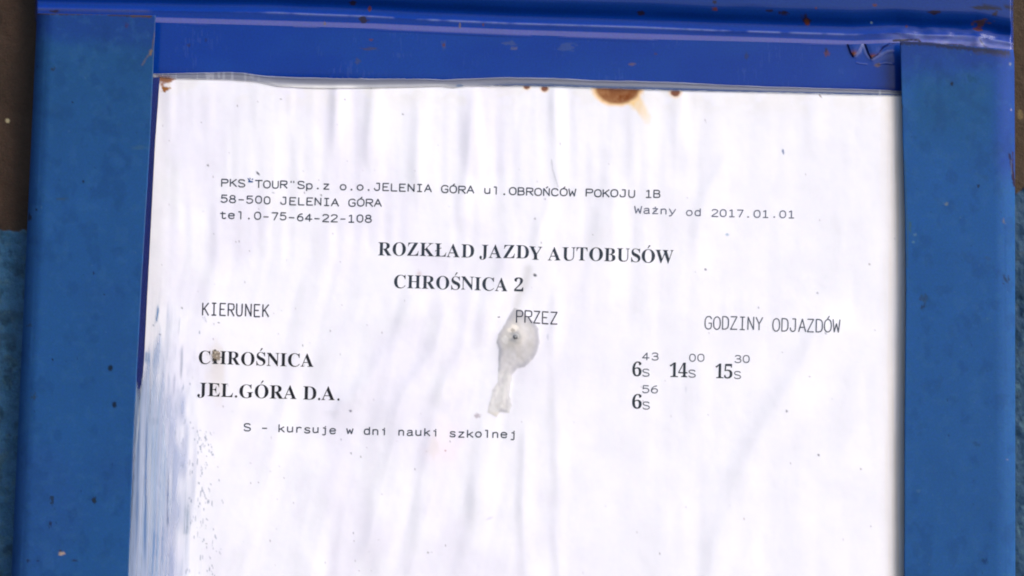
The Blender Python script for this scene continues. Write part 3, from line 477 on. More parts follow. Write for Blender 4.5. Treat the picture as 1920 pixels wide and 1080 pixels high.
# ------------------------------------------------------------------ lettering
SERIF={
'0':["188 -7 159 -5 133 1 110 11 91 24 74 41 60 61 48 84 39 111 32 140 27 171 24 205 23 241 24 277 27 311 32 342 39 371 48 397 60 420 74 439 91 456 110 469 133 479 159 484 189 486 217 484 242 479 264 469 283 456 300 439 314 419 326 397 336 370 343 341 348 310 352 277 353 240 352 204 348 171 343 139 336 110 326 84 314 61 300 41 283 24 263 11 241 1 216 -5","188 37 205 40 219 50 230 67 237 91 242 120 246 155 248 195 248 240 248 286 246 326 242 360 237 390 230 413 219 429 206 439 189 443 172 439 157 429 147 413 139 390 134 360 130 326 128 286 127 240 128 195 130 155 134 120 139 91 147 67 157 50 171 40"],
'1':["65 0 65 36 120 36 135 38 146 45 152 58 154 79 154 416 141 401 130 388 118 376 108 365 87 351 67 346 52 349 40 359 31 375 28 396 50 402 74 412 87 418 101 426 116 436 132 447 179 482 254 482 254 79 256 61 261 47 271 38 288 36 343 36 343 0"],
'2':["24 0 24 69 123 171 143 191 160 210 174 228 187 245 197 261 206 277 212 292 218 307 221 322 224 338 226 354 226 371 223 405 212 427 196 441 174 445 145 438 126 416 120 400 116 380 113 356 112 329 94 330 77 333 63 338 50 344 32 365 26 396 30 419 43 441 63 459 92 474 109 479 129 483 150 485 174 486 209 484 240 479 267 469 288 456 306 440 318 421 325 399 328 375 326 352 319 329 308 306 291 281 281 267 268 252 254 237 238 220 221 202 201 182 179 161 154 138 87 74 244 74 263 77 279 86 292 101 300 120 305 141 345 141 341 0"],
'3':["163 -7 139 -6 117 -4 98 0 81 5 53 18 34 35 23 54 19 74 23 96 36 113 54 123 76 126 77 106 82 89 89 74 99 62 111 52 125 46 141 42 158 40 180 42 199 49 216 61 230 79 235 91 238 105 240 121 241 139 239 157 234 174 226 189 214 202 199 213 181 221 161 225 137 227 95 227 95 269 140 269 160 270 178 275 192 284 204 296 213 311 220 327 224 346 225 367 221 400 211 424 193 440 169 445 148 441 133 430 122 413 116 391 113 367 111 341 92 342 75 345 60 349 47 356 30 374 24 401 27 418 34 434 45 448 62 461 83 472 108 480 138 485 173 486 207 484 237 479 263 470 286 458 304 442 317 423 325 401 328 377 326 355 320 335 311 317 298 301 283 287 265 275 246 264 225 256 252 249 279 238 305 222 326 201 334 188 340 174 343 157 345 138 344 119 341 101 336 84 329 70 321 56 312 44 301 34 288 25 275 17 261 10 246 5 230 1 214 -3 197 -5 180 -6"],
'4':["121 0 121 36 140 36 161 38 179 44 191 58 195 84 195 125 9 125 9 166 199 480 293 480 293 169 363 169 363 125 293 125 293 84 297 58 309 44 327 38 348 36 357 36 357 0","56 169 195 169 195 287 195 302 195 317 195 334 196 351 196 367 197 384 198 400 199 416 189 394 174 366 158 338 146 319"],
'5':["165 -7 141 -6 119 -4 100 0 84 5 58 18 40 35 30 54 27 75 31 95 42 109 59 118 81 121 82 102 88 83 97 66 111 52 130 43 154 40 176 43 195 50 212 63 226 83 231 96 234 111 236 128 237 148 236 171 231 192 224 209 213 223 200 233 184 241 166 246 146 247 122 246 103 243 87 240 71 235 40 247 62 480 316 480 319 357 281 357 275 380 272 391 267 399 258 404 244 406 105 406 94 281 107 285 126 288 147 291 168 291 205 289 238 282 267 271 293 256 313 235 328 211 337 181 340 148 339 127 336 108 331 90 324 75 316 61 306 48 295 37 282 27 269 19 255 12 241 6 226 1 210 -2 195 -5 180 -6"],
'6':["197 -7 173 -5 150 -1 129 7 109 18 92 32 76 49 62 69 51 93 42 120 35 151 32 184 30 222 31 249 33 275 37 301 42 325 49 349 57 370 66 391 77 409 90 426 104 441 120 455 137 466 156 475 176 481 198 485 222 486 242 486 261 484 277 480 291 476 313 464 329 449 338 431 340 412 336 393 322 376 312 369 298 364 280 361 260 360 259 380 256 400 251 419 243 434 232 443 216 447 197 444 180 435 165 421 152 401 142 375 134 345 128 309 125 269 141 278 161 286 186 292 218 294 247 292 273 285 295 274 315 258 331 237 343 214 350 186 352 155 349 121 342 90 330 62 313 38 291 19 264 5 233 -4","199 38 222 44 239 64 246 79 251 98 254 121 255 148 254 174 250 196 245 214 238 228 219 247 193 253 174 251 154 243 137 232 125 221 127 176 131 138 137 106 147 81 158 62 170 48 184 40"],
'A':["-9 0 -9 18 9 21 24 30 36 47 49 75 206 466 224 465 384 87 399 55 411 34 425 22 443 18 443 0 229 0 229 18 253 20 270 25 280 34 283 46 281 59 273 81 253 132 103 132 79 71 76 59 75 48 87 26 124 18 128 18 128 0","113 161 242 161 177 319"],
'B':["16 0 16 17 45 22 62 32 72 51 75 82 75 369 73 394 69 412 62 425 51 433 36 437 15 439 15 455 220 455 297 449 352 429 385 396 396 351 389 313 369 283 335 261 287 247 344 231 385 206 410 173 418 132 415 102 407 76 392 54 371 35 345 19 314 9 278 2 238 0","182 252 188 252 213 253 234 257 251 263 263 272 273 285 279 301 283 321 285 345 284 367 281 385 276 400 269 412 248 428 216 434 198 432 188 425 183 412 182 391","222 24 242 26 259 30 273 38 283 49 291 63 296 81 300 103 301 128 299 154 295 176 287 194 277 208 263 218 245 225 223 230 197 231 182 231 182 65 184 46 190 33 202 26"],
'C':["257 -11 224 -9 193 -3 164 6 137 20 113 37 91 56 72 79 56 104 43 132 34 162 28 194 26 228 28 262 34 294 43 323 56 351 72 376 92 399 114 418 139 435 166 448 195 458 226 464 259 465 283 464 309 459 337 451 367 440 377 436 388 435 408 443 419 465 437 465 437 308 420 308 407 338 392 364 375 387 356 407 335 423 313 434 290 441 265 443 212 430 174 389 151 321 144 226 152 138 177 74 219 36 278 24 298 25 318 29 338 35 358 45 377 56 395 71 412 87 428 106 447 89 409 45 365 14 314 -5"],
'D':["20 0 20 17 47 21 63 30 71 46 74 75 74 374 71 407 61 426 43 435 15 439 15 455 222 455 278 452 328 441 370 422 405 396 433 364 452 325 464 279 468 228 453 128 408 57 333 14 228 0","222 24 253 27 279 37 302 53 319 75 333 104 343 139 349 181 351 229 343 318 319 382 279 420 223 433 202 431 190 423 184 409 182 385 182 72 184 48 190 34 202 27"],
'E':["14 0 14 17 44 20 62 30 72 48 75 78 75 369 72 405 62 425 44 435 16 439 16 455 399 455 399 320 383 320 378 349 369 373 356 392 340 406 320 417 295 424 266 429 232 430 213 430 200 428 191 424 186 417 184 405 183 388 183 246 193 246 214 247 232 252 247 259 259 269 269 282 277 300 283 321 288 345 304 345 304 118 287 118 285 137 282 154 278 169 273 181 259 201 241 213 216 220 185 222 183 222 183 67 185 47 192 35 206 29 230 28 254 28 276 30 295 34 313 39 330 45 345 53 358 63 371 75 382 89 393 105 402 123 411 143 430 143 402 0"],
'G':["268 -10 233 -8 200 -3 170 7 141 19 116 36 93 55 74 77 57 103 44 131 35 161 29 194 28 229 29 263 35 295 44 324 57 352 74 377 93 399 115 419 139 435 166 448 195 458 225 464 257 465 284 464 311 459 340 451 369 441 379 437 388 436 398 438 406 443 412 452 419 465 437 465 437 308 420 308 412 327 403 346 393 363 382 379 370 393 357 406 343 417 329 426 314 434 299 439 283 442 267 443 214 430 176 389 153 322 146 228 148 178 154 135 165 98 180 67 199 44 221 26 246 16 275 13 308 16 328 27 339 45 343 71 343 128 339 154 329 170 309 179 275 182 275 198 500 198 500 182 473 179 457 171 449 155 446 128 446 29 402 12 357 0 313 -8"],
'H':["15 0 15 17 45 22 62 32 72 50 75 81 75 379 71 406 62 424 44 434 16 439 16 455 242 455 242 439 220 436 204 432 193 425 187 415 183 400 182 379 182 251 342 251 342 379 341 400 337 415 331 425 320 432 304 436 282 439 282 455 507 455 507 439 478 434 461 424 452 407 449 379 449 81 452 52 461 33 478 22 507 17 507 0 282 0 282 17 311 21 329 31 339 49 342 81 342 221 182 221 182 81 185 50 194 32 212 22 242 17 242 0"],
'I':["13 0 13 17 42 23 61 32 72 49 75 75 75 387 72 412 63 427 45 435 13 439 13 455 244 455 244 439 214 435 196 427 186 412 183 387 183 77 184 59 187 44 194 34 206 26 223 21 246 17 246 0"],
'J':["109 -65 78 -62 51 -54 29 -40 11 -22 0 -1 -3 23 0 44 11 61 26 71 44 75 64 71 79 62 89 47 93 28 91 13 85 -1 79 -13 77 -19 84 -35 105 -40 126 -36 139 -25 145 -6 148 21 148 367 146 391 142 409 135 422 122 430 104 435 79 439 79 455 314 455 314 439 292 436 277 431 266 423 260 411 256 392 255 367 255 89 246 21 219 -27 173 -56"],
'K':["16 0 16 17 45 22 63 32 72 50 75 81 75 379 72 406 63 424 45 434 17 439 17 455 242 455 242 439 221 436 205 432 194 425 187 415 184 400 183 379 183 234 321 373 342 398 349 418 345 427 334 434 316 437 291 439 291 455 486 455 486 439 477 439 447 434 415 419 381 395 345 361 271 285 463 46 475 34 487 25 501 20 519 17 519 0 281 0 281 17 306 18 315 19 322 21 331 27 334 34 329 47 316 66 199 214 183 198 183 81 186 50 195 32 213 22 242 17 242 0"],
'L':["15 0 15 17 45 22 62 32 72 50 75 81 75 379 71 407 62 425 44 434 16 439 16 455 250 455 250 439 226 437 208 434 196 427 188 416 183 401 182 379 182 83 183 62 185 47 191 37 200 31 214 28 234 28 257 28 278 31 297 34 315 40 330 47 345 56 358 67 370 80 381 95 391 112 400 132 409 154 427 154 402 0"],
'N':["403 -11 107 350 107 79 110 49 119 31 136 21 167 17 167 0 18 0 18 17 39 19 54 23 65 30 71 41 75 57 76 79 76 388 49 421 36 433 28 436 18 439 18 455 156 455 391 169 391 377 390 399 386 414 379 425 369 431 353 436 331 439 331 455 480 455 480 439 450 434 433 425 425 407 422 377 422 -11"],
'O':["261 -11 236 -10 213 -6 190 -1 169 7 148 17 129 29 111 43 94 58 79 75 66 93 55 113 45 134 37 156 32 179 29 203 28 228 29 252 32 276 37 299 45 321 55 342 66 362 79 380 95 397 112 413 130 426 149 438 170 448 192 456 216 462 240 465 265 466 290 465 313 462 336 456 357 448 378 439 397 427 415 414 431 399 446 382 459 364 471 344 481 323 488 301 494 277 497 253 498 228 497 203 494 179 488 156 481 134 471 113 459 93 446 75 430 58 414 43 395 29 376 17 355 7 333 -1 310 -6 286 -10","265 12 315 26 351 66 372 133 379 228 377 278 371 321 362 358 348 389 330 412 310 430 286 440 260 443 210 430 174 389 152 322 145 228 147 178 153 135 163 98 177 67 195 43 215 26 238 16"],
'R':["15 0 15 17 45 22 62 32 72 50 75 81 75 379 71 406 62 424 44 434 16 439 16 455 217 455 264 453 305 448 339 439 367 426 389 409 405 388 414 363 417 334 411 296 392 265 360 241 315 224 432 50 443 36 452 26 463 19 478 17 480 17 480 0 338 0 201 212 182 212 182 81 185 50 194 32 212 22 242 17 242 0","182 234 203 234 228 235 249 240 266 248 280 258 290 272 298 290 302 311 304 336 299 378 284 407 259 425 224 431 202 429 190 422 184 409 182 385"],
'S':["43 -11 43 158 62 158 72 124 83 94 96 70 111 50 129 34 149 24 172 17 197 15 215 16 231 20 245 27 257 36 273 60 279 89 275 110 265 129 248 146 225 160 163 191 135 205 112 221 92 236 77 253 65 270 56 289 51 309 50 332 51 352 54 370 60 387 67 403 77 417 88 429 101 440 115 449 131 457 148 462 166 465 185 466 206 465 229 461 255 456 282 448 291 446 300 445 313 450 320 466 339 466 339 319 322 319 317 337 310 354 303 370 293 385 283 398 272 410 261 420 248 429 222 441 194 445 163 440 140 426 125 406 120 380 124 356 137 336 147 328 159 319 173 311 189 303 253 273 273 263 290 253 305 243 317 233 337 211 350 188 357 162 359 133 358 112 354 93 348 75 339 58 328 43 314 29 298 18 281 8 261 0 240 -6 217 -9 192 -10 175 -9 158 -8 142 -4 126 1 110 6 98 9 85 12 75 11 69 7 65 0 61 -11"],
'T':["92 0 92 17 123 21 142 31 152 50 156 81 156 433 149 433 124 431 102 426 82 416 65 403 51 387 41 367 33 344 29 318 11 318 11 455 410 455 410 317 394 317 381 368 357 404 319 426 269 433 263 433 263 81 267 49 276 30 296 21 328 17 328 0"],
'U':["248 -13 205 -10 168 -2 138 10 114 29 96 52 83 81 76 115 73 155 73 379 70 406 61 424 43 434 15 439 15 455 240 455 240 439 219 436 202 432 192 425 185 415 182 400 181 379 181 140 182 112 186 88 193 68 203 51 216 39 232 29 252 24 275 22 326 31 363 56 385 99 392 159 392 378 389 406 379 423 360 433 328 439 328 455 474 455 474 439 448 432 433 421 425 404 422 378 422 181 420 133 412 92 398 58 380 32 356 13 325 -2 290 -10"],
'W':["171 -11 32 393 24 413 15 427 3 435 -15 439 -15 455 181 455 181 439 162 437 150 432 143 423 140 410 142 394 148 373 223 153 301 353 286 399 278 418 267 429 252 435 229 439 229 455 439 455 439 439 404 432 393 412 394 401 399 386 474 166 541 369 547 391 549 406 546 421 538 430 524 436 503 439 503 455 624 455 624 439 607 433 594 421 584 404 575 379 446 -11 428 -11 316 309 190 -11"],
'Y':["101 0 101 17 131 22 148 32 157 50 161 81 161 179 46 387 29 414 14 429 1 435 -13 438 -13 455 207 455 207 438 195 438 179 436 167 432 158 425 156 416 158 405 164 392 248 226 333 366 345 389 349 408 336 430 298 438 295 438 295 455 439 455 439 438 423 434 409 424 396 411 383 392 268 203 268 81 271 50 280 32 298 22 328 17 328 0"],
'Z':["20 0 20 11 276 430 214 430 193 429 174 427 157 424 141 420 115 407 94 386 85 372 76 356 68 338 61 316 44 316 57 455 406 455 406 443 153 29 239 29 272 31 302 37 327 47 349 61 368 80 384 103 397 131 407 164 424 164 407 0"]}

ADV = dict(R=722, O=778, Z=667, K=778, A=722, D=722, J=500, Y=722, U=722, T=667, B=667, S=556, W=1000, C=722, H=778, N=722, I=389, E=667, L=667, G=778, Y_=722)
for d_ in '0123456789': ADV[d_] = 500
ADV[' '] = 250; ADV['.'] = 250
BASE = {'Ł': 'L', 'Ś': 'S', 'Ó': 'O', 'Ń': 'N', 'Ż': 'Z'}
EM = .673
def circ(cx, cy, r, n=12): return [(cx + r * math.cos(2 * math.pi * i / n), cy + r * math.sin(2 * math.pi * i / n)) for i in range(n)]
def inset(c, d):
    """thin a contour slightly: worn print is lighter than the type"""
    n = len(c); out = []
    for i in range(n):
        a, b, e = c[i - 1], c[i], c[(i + 1) % n]; tx, ty = e[0] - a[0], e[1] - a[1]; L = math.hypot(tx, ty) or 1
        out.append((b[0] + ty / L * d, b[1] - tx / L * d))
    return out
def serif_glyph(ch):
    """contours in 1/1000 (cap height 455), advance"""
    b = BASE.get(ch, ch); adv = ADV[b] * EM
    if ch == '.': return [[circ(adv / 2, 34, 42)]], adv
    if ch == ' ': return [], adv
    cs = []
    for s in SERIF[b]:
        v = [float(q) for q in s.split()]; cs.append(inset(list(zip(v[::2], v[1::2])), 1.8))
    groups = [cs]
    if ch in 'ŚÓŃ':
        cx = {'Ś': 195, 'Ó': 262, 'Ń': 245}[ch]; groups.append([[(cx - 38, 496), (cx + 12, 592), (cx + 34, 606), (cx + 60, 598), (cx + 62, 578), (cx + 44, 560), (cx - 14, 494)]])
    if ch == 'Ł': groups.append([[(22, 168), (22, 196), (238, 318), (238, 290)]])
    return groups, adv

# typewriter face: strokes in a 12 x 14 cell; '~' = smooth stroke
TYPE = {
 'P': '0.8,0 0.8,14 7,14|~7,14 10,13.6 11.6,12 11.6,9.5 10,7.4 7,7|7,7 0.8,7', 'K': '1,0 1,14|11.4,14 1.6,6|4.2,8.2 11.8,0', 'S': '~11,12 9,13.7 6,14 3,13.7 1.2,12 1.2,9.6 3,8 6,7.2 9.3,6.2 11.3,4.4 11.2,2 9,.3 6,0 3,.3 .8,2.2',
 'T': '0,14 12,14|6,14 6,0', 'O': '~3.4,13.4 6,14 8.6,13.4 10.9,11.4 11.8,7 10.9,2.6 8.6,.6 6,0 3.4,.6 1.1,2.6 .2,7 1.1,11.4 3.4,13.4', 'U': '~1,14 1,9 1,4.5 1.8,1.6 4,.1 6,0 8,.1 10.2,1.6 11,4.5 11,9 11,14',
 'R': '0.8,0 0.8,14 7,14|~7,14 10,13.6 11.4,12.2 11.4,9.2 10,7.4 7,7|7,7 0.8,7|5.6,7 11.8,0', '"': '3.4,13.6 3.4,11|8.0,13.6 8.0,11', 'J': '4.5,14 9.6,14 9.6,6|~9.6,6 9.6,3.5 8.6,1 6,0 3.4,.2 1.4,1.8 .8,3.8', 'E': '11.2,14 1.4,14 1.4,0 11.4,0|1.4,7.2 8.8,7.2',
 'L': '1.6,14 1.6,0 11.4,0', 'N': '1,0 1,14 11,0 11,14', 'I': '2.4,14 9.6,14|6,14 6,0|2.2,0 9.8,0', 'A': '0,0 6,14 12,0|2.2,4.8 9.8,4.8', 'G': '~11.2,11.6 9.4,13.6 6.4,14 3.4,13.4 1,11 .4,7 1,3 3.2,.6 6.2,0 9.4,.5 11.2,2.4|11.2,2.4 11.2,6.6 6.8,6.6',
 'B': '0.9,0 0.9,14 6.8,14|~6.8,14 9.6,13.4 10.6,11.6 10.2,8.6 6.8,7.4|.9,7.4 6.8,7.4|~6.8,7.4 10.4,6.6 11.6,3.8 10.4,.8 6.8,0|6.8,0 .9,0', 'C': '~11.2,11.2 9.2,13.5 6.2,14 3.2,13.3 1,11 .4,7 1,3 3.2,.7 6.2,0 9.2,.5 11.4,2.8', 'W': '0,14 2.4,0 6,9.5 9.6,0 12,14',
 'D': '1,0 1,14 5.5,14|~5.5,14 9.2,13 11.2,10.4 11.4,7 11.2,3.6 9.2,1 5.5,0|5.5,0 1,0', 'Z': '1,14 11.2,14 .8,0 11.6,0', 'Y': '.4,14 6,6.6 11.6,14|6,6.6 6,0',
 '0': '~6,14 8.6,13.3 10.6,10.8 11,7 10.6,3.2 8.6,.7 6,0 3.4,.7 1.4,3.2 1,7 1.4,10.8 3.4,13.3 6,14', '1': '2.6,12.2 6.4,14 6.4,0|2.2,0 10.6,0', '2': '~1.2,11.4 2.8,13.5 6,14 9.4,13.3 10.8,10.9 9.4,7.8 5.4,4.6 2.2,2 1,0|1,0 11.4,0',
 '3': '~1.2,12 3,13.6 6,14 9,13.4 10.4,11.2 9.4,8.6 6.4,7.4|4,7.4 6.4,7.4|~6.4,7.4 9.8,6.6 11.2,4.2 10,1.2 6.4,0 3,.3 .8,2', '4': '8,0 8,14 .4,4.2 11.8,4.2', '5': '10.6,14 2.2,14 1.6,7.6|~1.6,7.6 3.6,8.7 6.4,8.9 9.8,7.8 11.2,4.8 9.8,1.4 6.2,0 3,.3 .8,2.2',
 '6': '~9.8,13.8 6.2,13 3,10.4 1.2,6.6 1.4,3 3.2,.7 6.2,0 9.6,1 11.2,4.2 9.8,7.4 6.2,8.4 3,7.4 1.2,5', '7': '1,14 11.2,14 5,0', '8': '~6,7.6 9,8.6 10.2,10.8 9,13.2 6,14 3,13.2 1.8,10.8 3,8.6 6,7.6 9.6,6.4 11.2,3.8 9.6,.9 6,0 2.4,.9 .8,3.8 2.4,6.4 6,7.6',
 '-': '2,5.6 10,5.6', '.': '5.4,.6 6.8,.6', 'p': '1.4,10 1.4,-3.6|~1.4,7.4 3.4,9.7 6.4,10.2 9.6,9 11,5 9.6,1 6.4,0 3.4,.5 1.4,2.6', 'z': '1.8,10 10.4,10 1.4,0 11,0', 'o': '~6,10.2 9.2,9.2 11,5.1 9.2,1 6,0 2.8,1 1,5.1 2.8,9.2 6,10.2', 'u': '~1.6,10 1.6,6 1.7,2.6 3,.4 5.6,0 8.4,.7 10.2,2.8|10.2,10 10.2,0',
 'l': '3.0,14 6.8,14 6.8,0', 't': '5,13 5,3|~5,3 5.4,.8 7.4,0 9.4,.4 10.6,1.6|1.4,10 10,10', 'e': '1.2,5.4 10.8,5.4|~10.8,5.4 10.2,8.6 6.2,10.2 2.6,9 1.1,5.2 2.6,1.1 6.2,0 9.2,.5 10.6,2', 'k': '2,14 2,0|10.4,10 2.6,4.4|5,6 11.2,0', 'r': '3,10 3,0|~3,6.6 5,9.4 8,10.2 10.6,9.4',
 's': '~10.2,8.6 8.6,9.9 6,10.2 3,9.7 1.8,7.8 3,6 6,5.2 9.2,4.3 10.4,2.4 9,.4 6,0 3,.3 1.2,1.8', 'j': '4.4,10 8.2,10 8.2,0|~8.2,0 8,-2.4 6,-3.6 3.4,-3.2|8.2,13.4 8.2,12.4', 'w': '.6,10 3,0 6,8 9,0 11.4,10', 'd': '10.4,14 10.4,0|~10.4,7.6 8.6,9.7 5.6,10.2 2.4,9 1.1,5 2.4,1 5.6,0 8.6,.5 10.4,2.6',
 'n': '1.8,10 1.8,0|~1.8,7 3.6,9.4 6.4,10.2 9.2,9.4 10.2,7 10.2,3 10.2,0', 'i': '3.2,10 6.6,10 6.6,0|6.6,13.4 6.6,12.4', 'a': '~2,8.8 4,10 6.4,10.2 9,9.5 9.8,7.4 9.8,3 9.8,0|~9.8,5.8 6,5.8 2.8,5 1.4,2.8 2.8,.4 5.6,0 8.2,.8 9.8,3|9.8,1 11.2,0', 'y': '1,10 6,0|~11.2,10 8.6,4.6 6,0 4.4,-2.6 2.6,-3.7 1,-3.6', ' ': ''}
TYPE['Ó'] = TYPE['O'] + '|5.4,14.8 8,17.6'; TYPE['Ń'] = TYPE['N'] + '|5.4,15 8,17.4'; TYPE['ż'] = TYPE['z'] + '|5.6,12.8 6.8,12.8|3.8,5.2 8.2,5.2'
def smooth(pts, n=4):
    out = []; p = [pts[0]] + pts + [pts[-1]]
    for i in range(1, len(p) - 2):
        a, b, c, d = [np.array(q, float) for q in p[i - 1:i + 3]]
        for k in range(n):
            t = k / n; out.append(tuple(.5 * (2 * b + (c - a) * t + (2 * a - 5 * b + 4 * c - d) * t * t + (3 * b - a - 3 * c + d) * t ** 3)))
    return out + [pts[-1]]
def ribbon(pts, w, V, T, lift, zs):
    """constant-width stroke with rounded ends; pts in pixels"""
    q = [np.array(p, float) for p in pts]; r = [q[0]]
    for p in q[1:]:
        if np.linalg.norm(p - r[-1]) > .15: r.append(p)
    if len(r) < 2: return
    h = w / 2; n = len(r); closed = np.linalg.norm(r[0] - r[-1]) < .3
    L, Rr = [], []
    for i in range(n):
        if closed and i in (0, n - 1): t0 = r[-1] - r[-2]; t1 = r[1] - r[0]
        else: t0 = r[i] - r[i - 1] if i else r[1] - r[0]; t1 = r[i + 1] - r[i] if i < n - 1 else r[i] - r[i - 1]
        t0 = t0 / np.linalg.norm(t0); t1 = t1 / np.linalg.norm(t1); t = t0 + t1; ln = np.linalg.norm(t)
        t = t1 if ln < .2 else t / ln; nn = np.array([-t[1], t[0]]); c = max(.45, abs(float(nn @ np.array([-t1[1], t1[0]]))))
        L.append(r[i] + nn * h / c); Rr.append(r[i] - nn * h / c)
    b = len(V)
    for i in range(n): V.append(tuple(L[i])); V.append(tuple(Rr[i])); zs += [lift, lift]
    for i in range(n - 1): T.append((b + 2 * i, b + 2 * i + 1, b + 2 * i + 3)); T.append((b + 2 * i, b + 2 * i + 3, b + 2 * i + 2))
    if not closed:
        for e, (a, z) in enumerate(((r[0], r[0] - r[1]), (r[-1], r[-1] - r[-2]))):
            z = z / np.linalg.norm(z); c0 = len(V); nn = np.array([-z[1], z[0]])
            for k in range(5):
                an = -math.pi / 2 + math.pi * k / 4; V.append(tuple(a + (nn * math.sin(an) + z * math.cos(an) * .7) * h)); zs.append(lift)
            for k in range(1, 4): T.append((c0, c0 + k, c0 + k + 1))
def refine(V, T, zs, mx=5.0):
    V = list(V); zs = list(zs); work = list(T); out = []; mid = {}
    while work:
        t = work.pop(); e = [(t[0], t[1]), (t[1], t[2]), (t[2], t[0])]
        l = [math.hypot(V[a][0] - V[b][0], V[a][1] - V[b][1]) for a, b in e]; k = l.index(max(l))
        if l[k] <= mx: out.append(t); continue
        a, b = e[k]; c = t[(k + 2) % 3]; key = (min(a, b), max(a, b))
        if key not in mid:
            V.append(((V[a][0] + V[b][0]) / 2, (V[a][1] + V[b][1]) / 2)); zs.append((zs[a] + zs[b]) / 2); mid[key] = len(V) - 1
        m = mid[key]; work += [(a, m, c), (m, b, c)]
    return V, out, zs
rnd = random.Random(11)
def printed(text, face, x0, x1, base, cap, mat, stroke=2.1, label=None, cellw=None, lead=.0):
    """one printed line: x0..x1 = first ink to last ink, base = [(x, baseline y), ...], cap = capital height in px"""
    V, T, zs = [], [], []; lift = 0
    def put(gx, gy, x):                      # glyph space (px right, px up) -> pixels, baseline followed
        X = x + gx; by = float(crv(base, X)); q = (vn(X / 17, by / 40, 201) - .5) * 1.1; r = (vn(X / 23, by / 30, 203) - .5) * 1.0; return X + .025 * gy + float(q), by - gy + float(r)
    if face == 'serif':
        g = [serif_glyph(c) for c in text]; tot = sum(a for _, a in g)
        first = min(p[0] for c in g[0][0][0] for p in c); last = max(p[0] for c in g[-1][0][0] for p in c)
        s = (x1 - x0) / (tot - g[-1][1] + last - first); sy = cap / 455.; x = x0 - first * s
        for groups, adv in g:
            jy = rnd.uniform(-.35, .35)
            for cs in groups:
                tri = tessellate_polygon([[Vector((p[0], p[1], 0)) for p in c] for c in cs]); flat = [p for c in cs for p in c]; b = len(V)
                for p in flat: V.append(put(p[0] * s, p[1] * sy + jy, x)); zs.append(lift)
                T += [(b + a, b + c_, b + d) for a, c_, d in tri]; lift = (lift + 1) % 6
            x += adv * s
    else:
        n = len(text); cw = cellw; pitch = (x1 - x0 - cw) / max(n - 1, 1)
        for i, ch in enumerate(text):
            jy, jx = rnd.uniform(-.4, .4), rnd.uniform(-.3, .3)
            for st in TYPE[ch].split('|'):
                if not st: continue
                sm_ = st[0] == '~'; pts = [tuple(float(v) for v in p.split(',')) for p in st.lstrip('~').split()]
                if sm_: pts = smooth(pts)
                pp = [put(px_ / 12 * cw + jx, py_ / 14 * cap + jy, x0 + i * pitch) for px_, py_ in pts]
                # split at sharp corners so that mitres stay clean
                run = [pp[0]]
                for k in range(1, len(pp)):
                    run.append(pp[k])
                    if k < len(pp) - 1 and not sm_: ribbon(run, stroke, V, T, lift, zs); lift = (lift + 1) % 8; run = [pp[k]]
                ribbon(run, stroke * (1.35 if ch == '.' else 1), V, T, lift, zs); lift = (lift + 1) % 8
    V, T, zs = refine(V, T, zs)
    V = np.array(V); z = paper_z(V[:, 0], V[:, 1]) - .035 - np.array(zs) * .0015
    pts = P(V[:, 0], V[:, 1], z * MM); keep = []
    for a, b, c in T:
        ar = (V[b][0] - V[a][0]) * (V[c][1] - V[a][1]) - (V[c][0] - V[a][0]) * (V[b][1] - V[a][1])
        if abs(ar) > 1e-4: keep.append((a, c, b) if ar > 0 else (a, b, c))
    o = tris('printed_line', pts, keep, INK[mat], sheet); o['label'] = label or ('printed text ' + text)
SM = dict(cap=13.2, cellw=12.8, stroke=2.35)
printed('PKS" TOUR"Sp.z o.o.JELENIA GÓRA ul.OBROŃCÓW POKOJU 1B'.replace('" T', ' T'), 'type', 414.5, 1238, [(414, 349), (480, 351.5), (560, 353.3), (640, 355.5), (705, 357.2), (805, 359.6), (830, 361.6), (885, 362), (960, 364.8), (1075, 367.2), (1190, 369.6), (1238, 371)], mat='type', label='typewritten line with the operator name and street', **SM)
printed('58-500 JELENIA GÓRA', 'type', 413.5, 715, [(415, 379), (500, 381.7), (530, 383), (630, 385.6), (655, 386.7), (715, 387)], mat='type', label='typewritten line with the postcode and town', **SM)
printed('tel.0-75-64-22-108', 'type', 412, 697, [(412, 409.5), (480, 411), (520, 412), (565, 414), (615, 415.6), (697, 417)], mat='type', label='typewritten line with the telephone number', **SM)
printed('Ważny od 2017.01.01', 'type', 1190, 1489.5, [(1190, 399.6), (1260, 402), (1290, 404.2), (1335, 405.6), (1489, 408.8)], mat='pale', label='typewritten line saying valid from 2017.01.01', cap=13.0, cellw=12.8, stroke=2.1)
printed('ROZKŁAD JAZDY AUTOBUSÓW', 'serif', 709, 1262.5, [(709, 478.3), (790, 480.4), (880, 483.4), (930, 483.8), (980, 484.6), (1000, 487), (1040, 488), (1140, 489.3), (1185, 491), (1250, 493.2)], 24.8, 'mid', label='bold printed heading bus timetable')
printed('CHROŚNICA 2', 'serif', 738.5, 981, [(738, 540.6), (800, 541.2), (850, 543.2), (870, 543), (900, 544), (940, 545.8), (981, 546.8)], 24.6, 'mid', label='bold printed stop name under the heading')
printed('CHROŚNICA', 'serif', 372.5, 587.5, [(372, 681.8), (405, 682.2), (440, 683.8), (500, 686), (550, 687), (587, 688)], 24.6, 'dark', label='bold printed destination Chrosnica with a smudged H')
printed('JEL.GÓRA D.A.', 'serif', 370, 636.8, [(370, 742.6), (425, 744), (455, 746), (510, 747), (545, 748), (575, 749.2), (637, 751)], 25, 'dark', label='bold printed destination Jelenia Gora bus station')
printed('KIERUNEK', 'type', 378.8, 503, [(378, 590.6), (503, 593.8)], 22.3, 'head', 2.5, 'narrow typed column heading direction', 12.0)
printed('PRZEZ', 'type', 967.4, 1045, [(967, 604.3), (1045, 607.6)], 22.0, 'head', 2.3, 'narrow typed column heading via', 13.0)
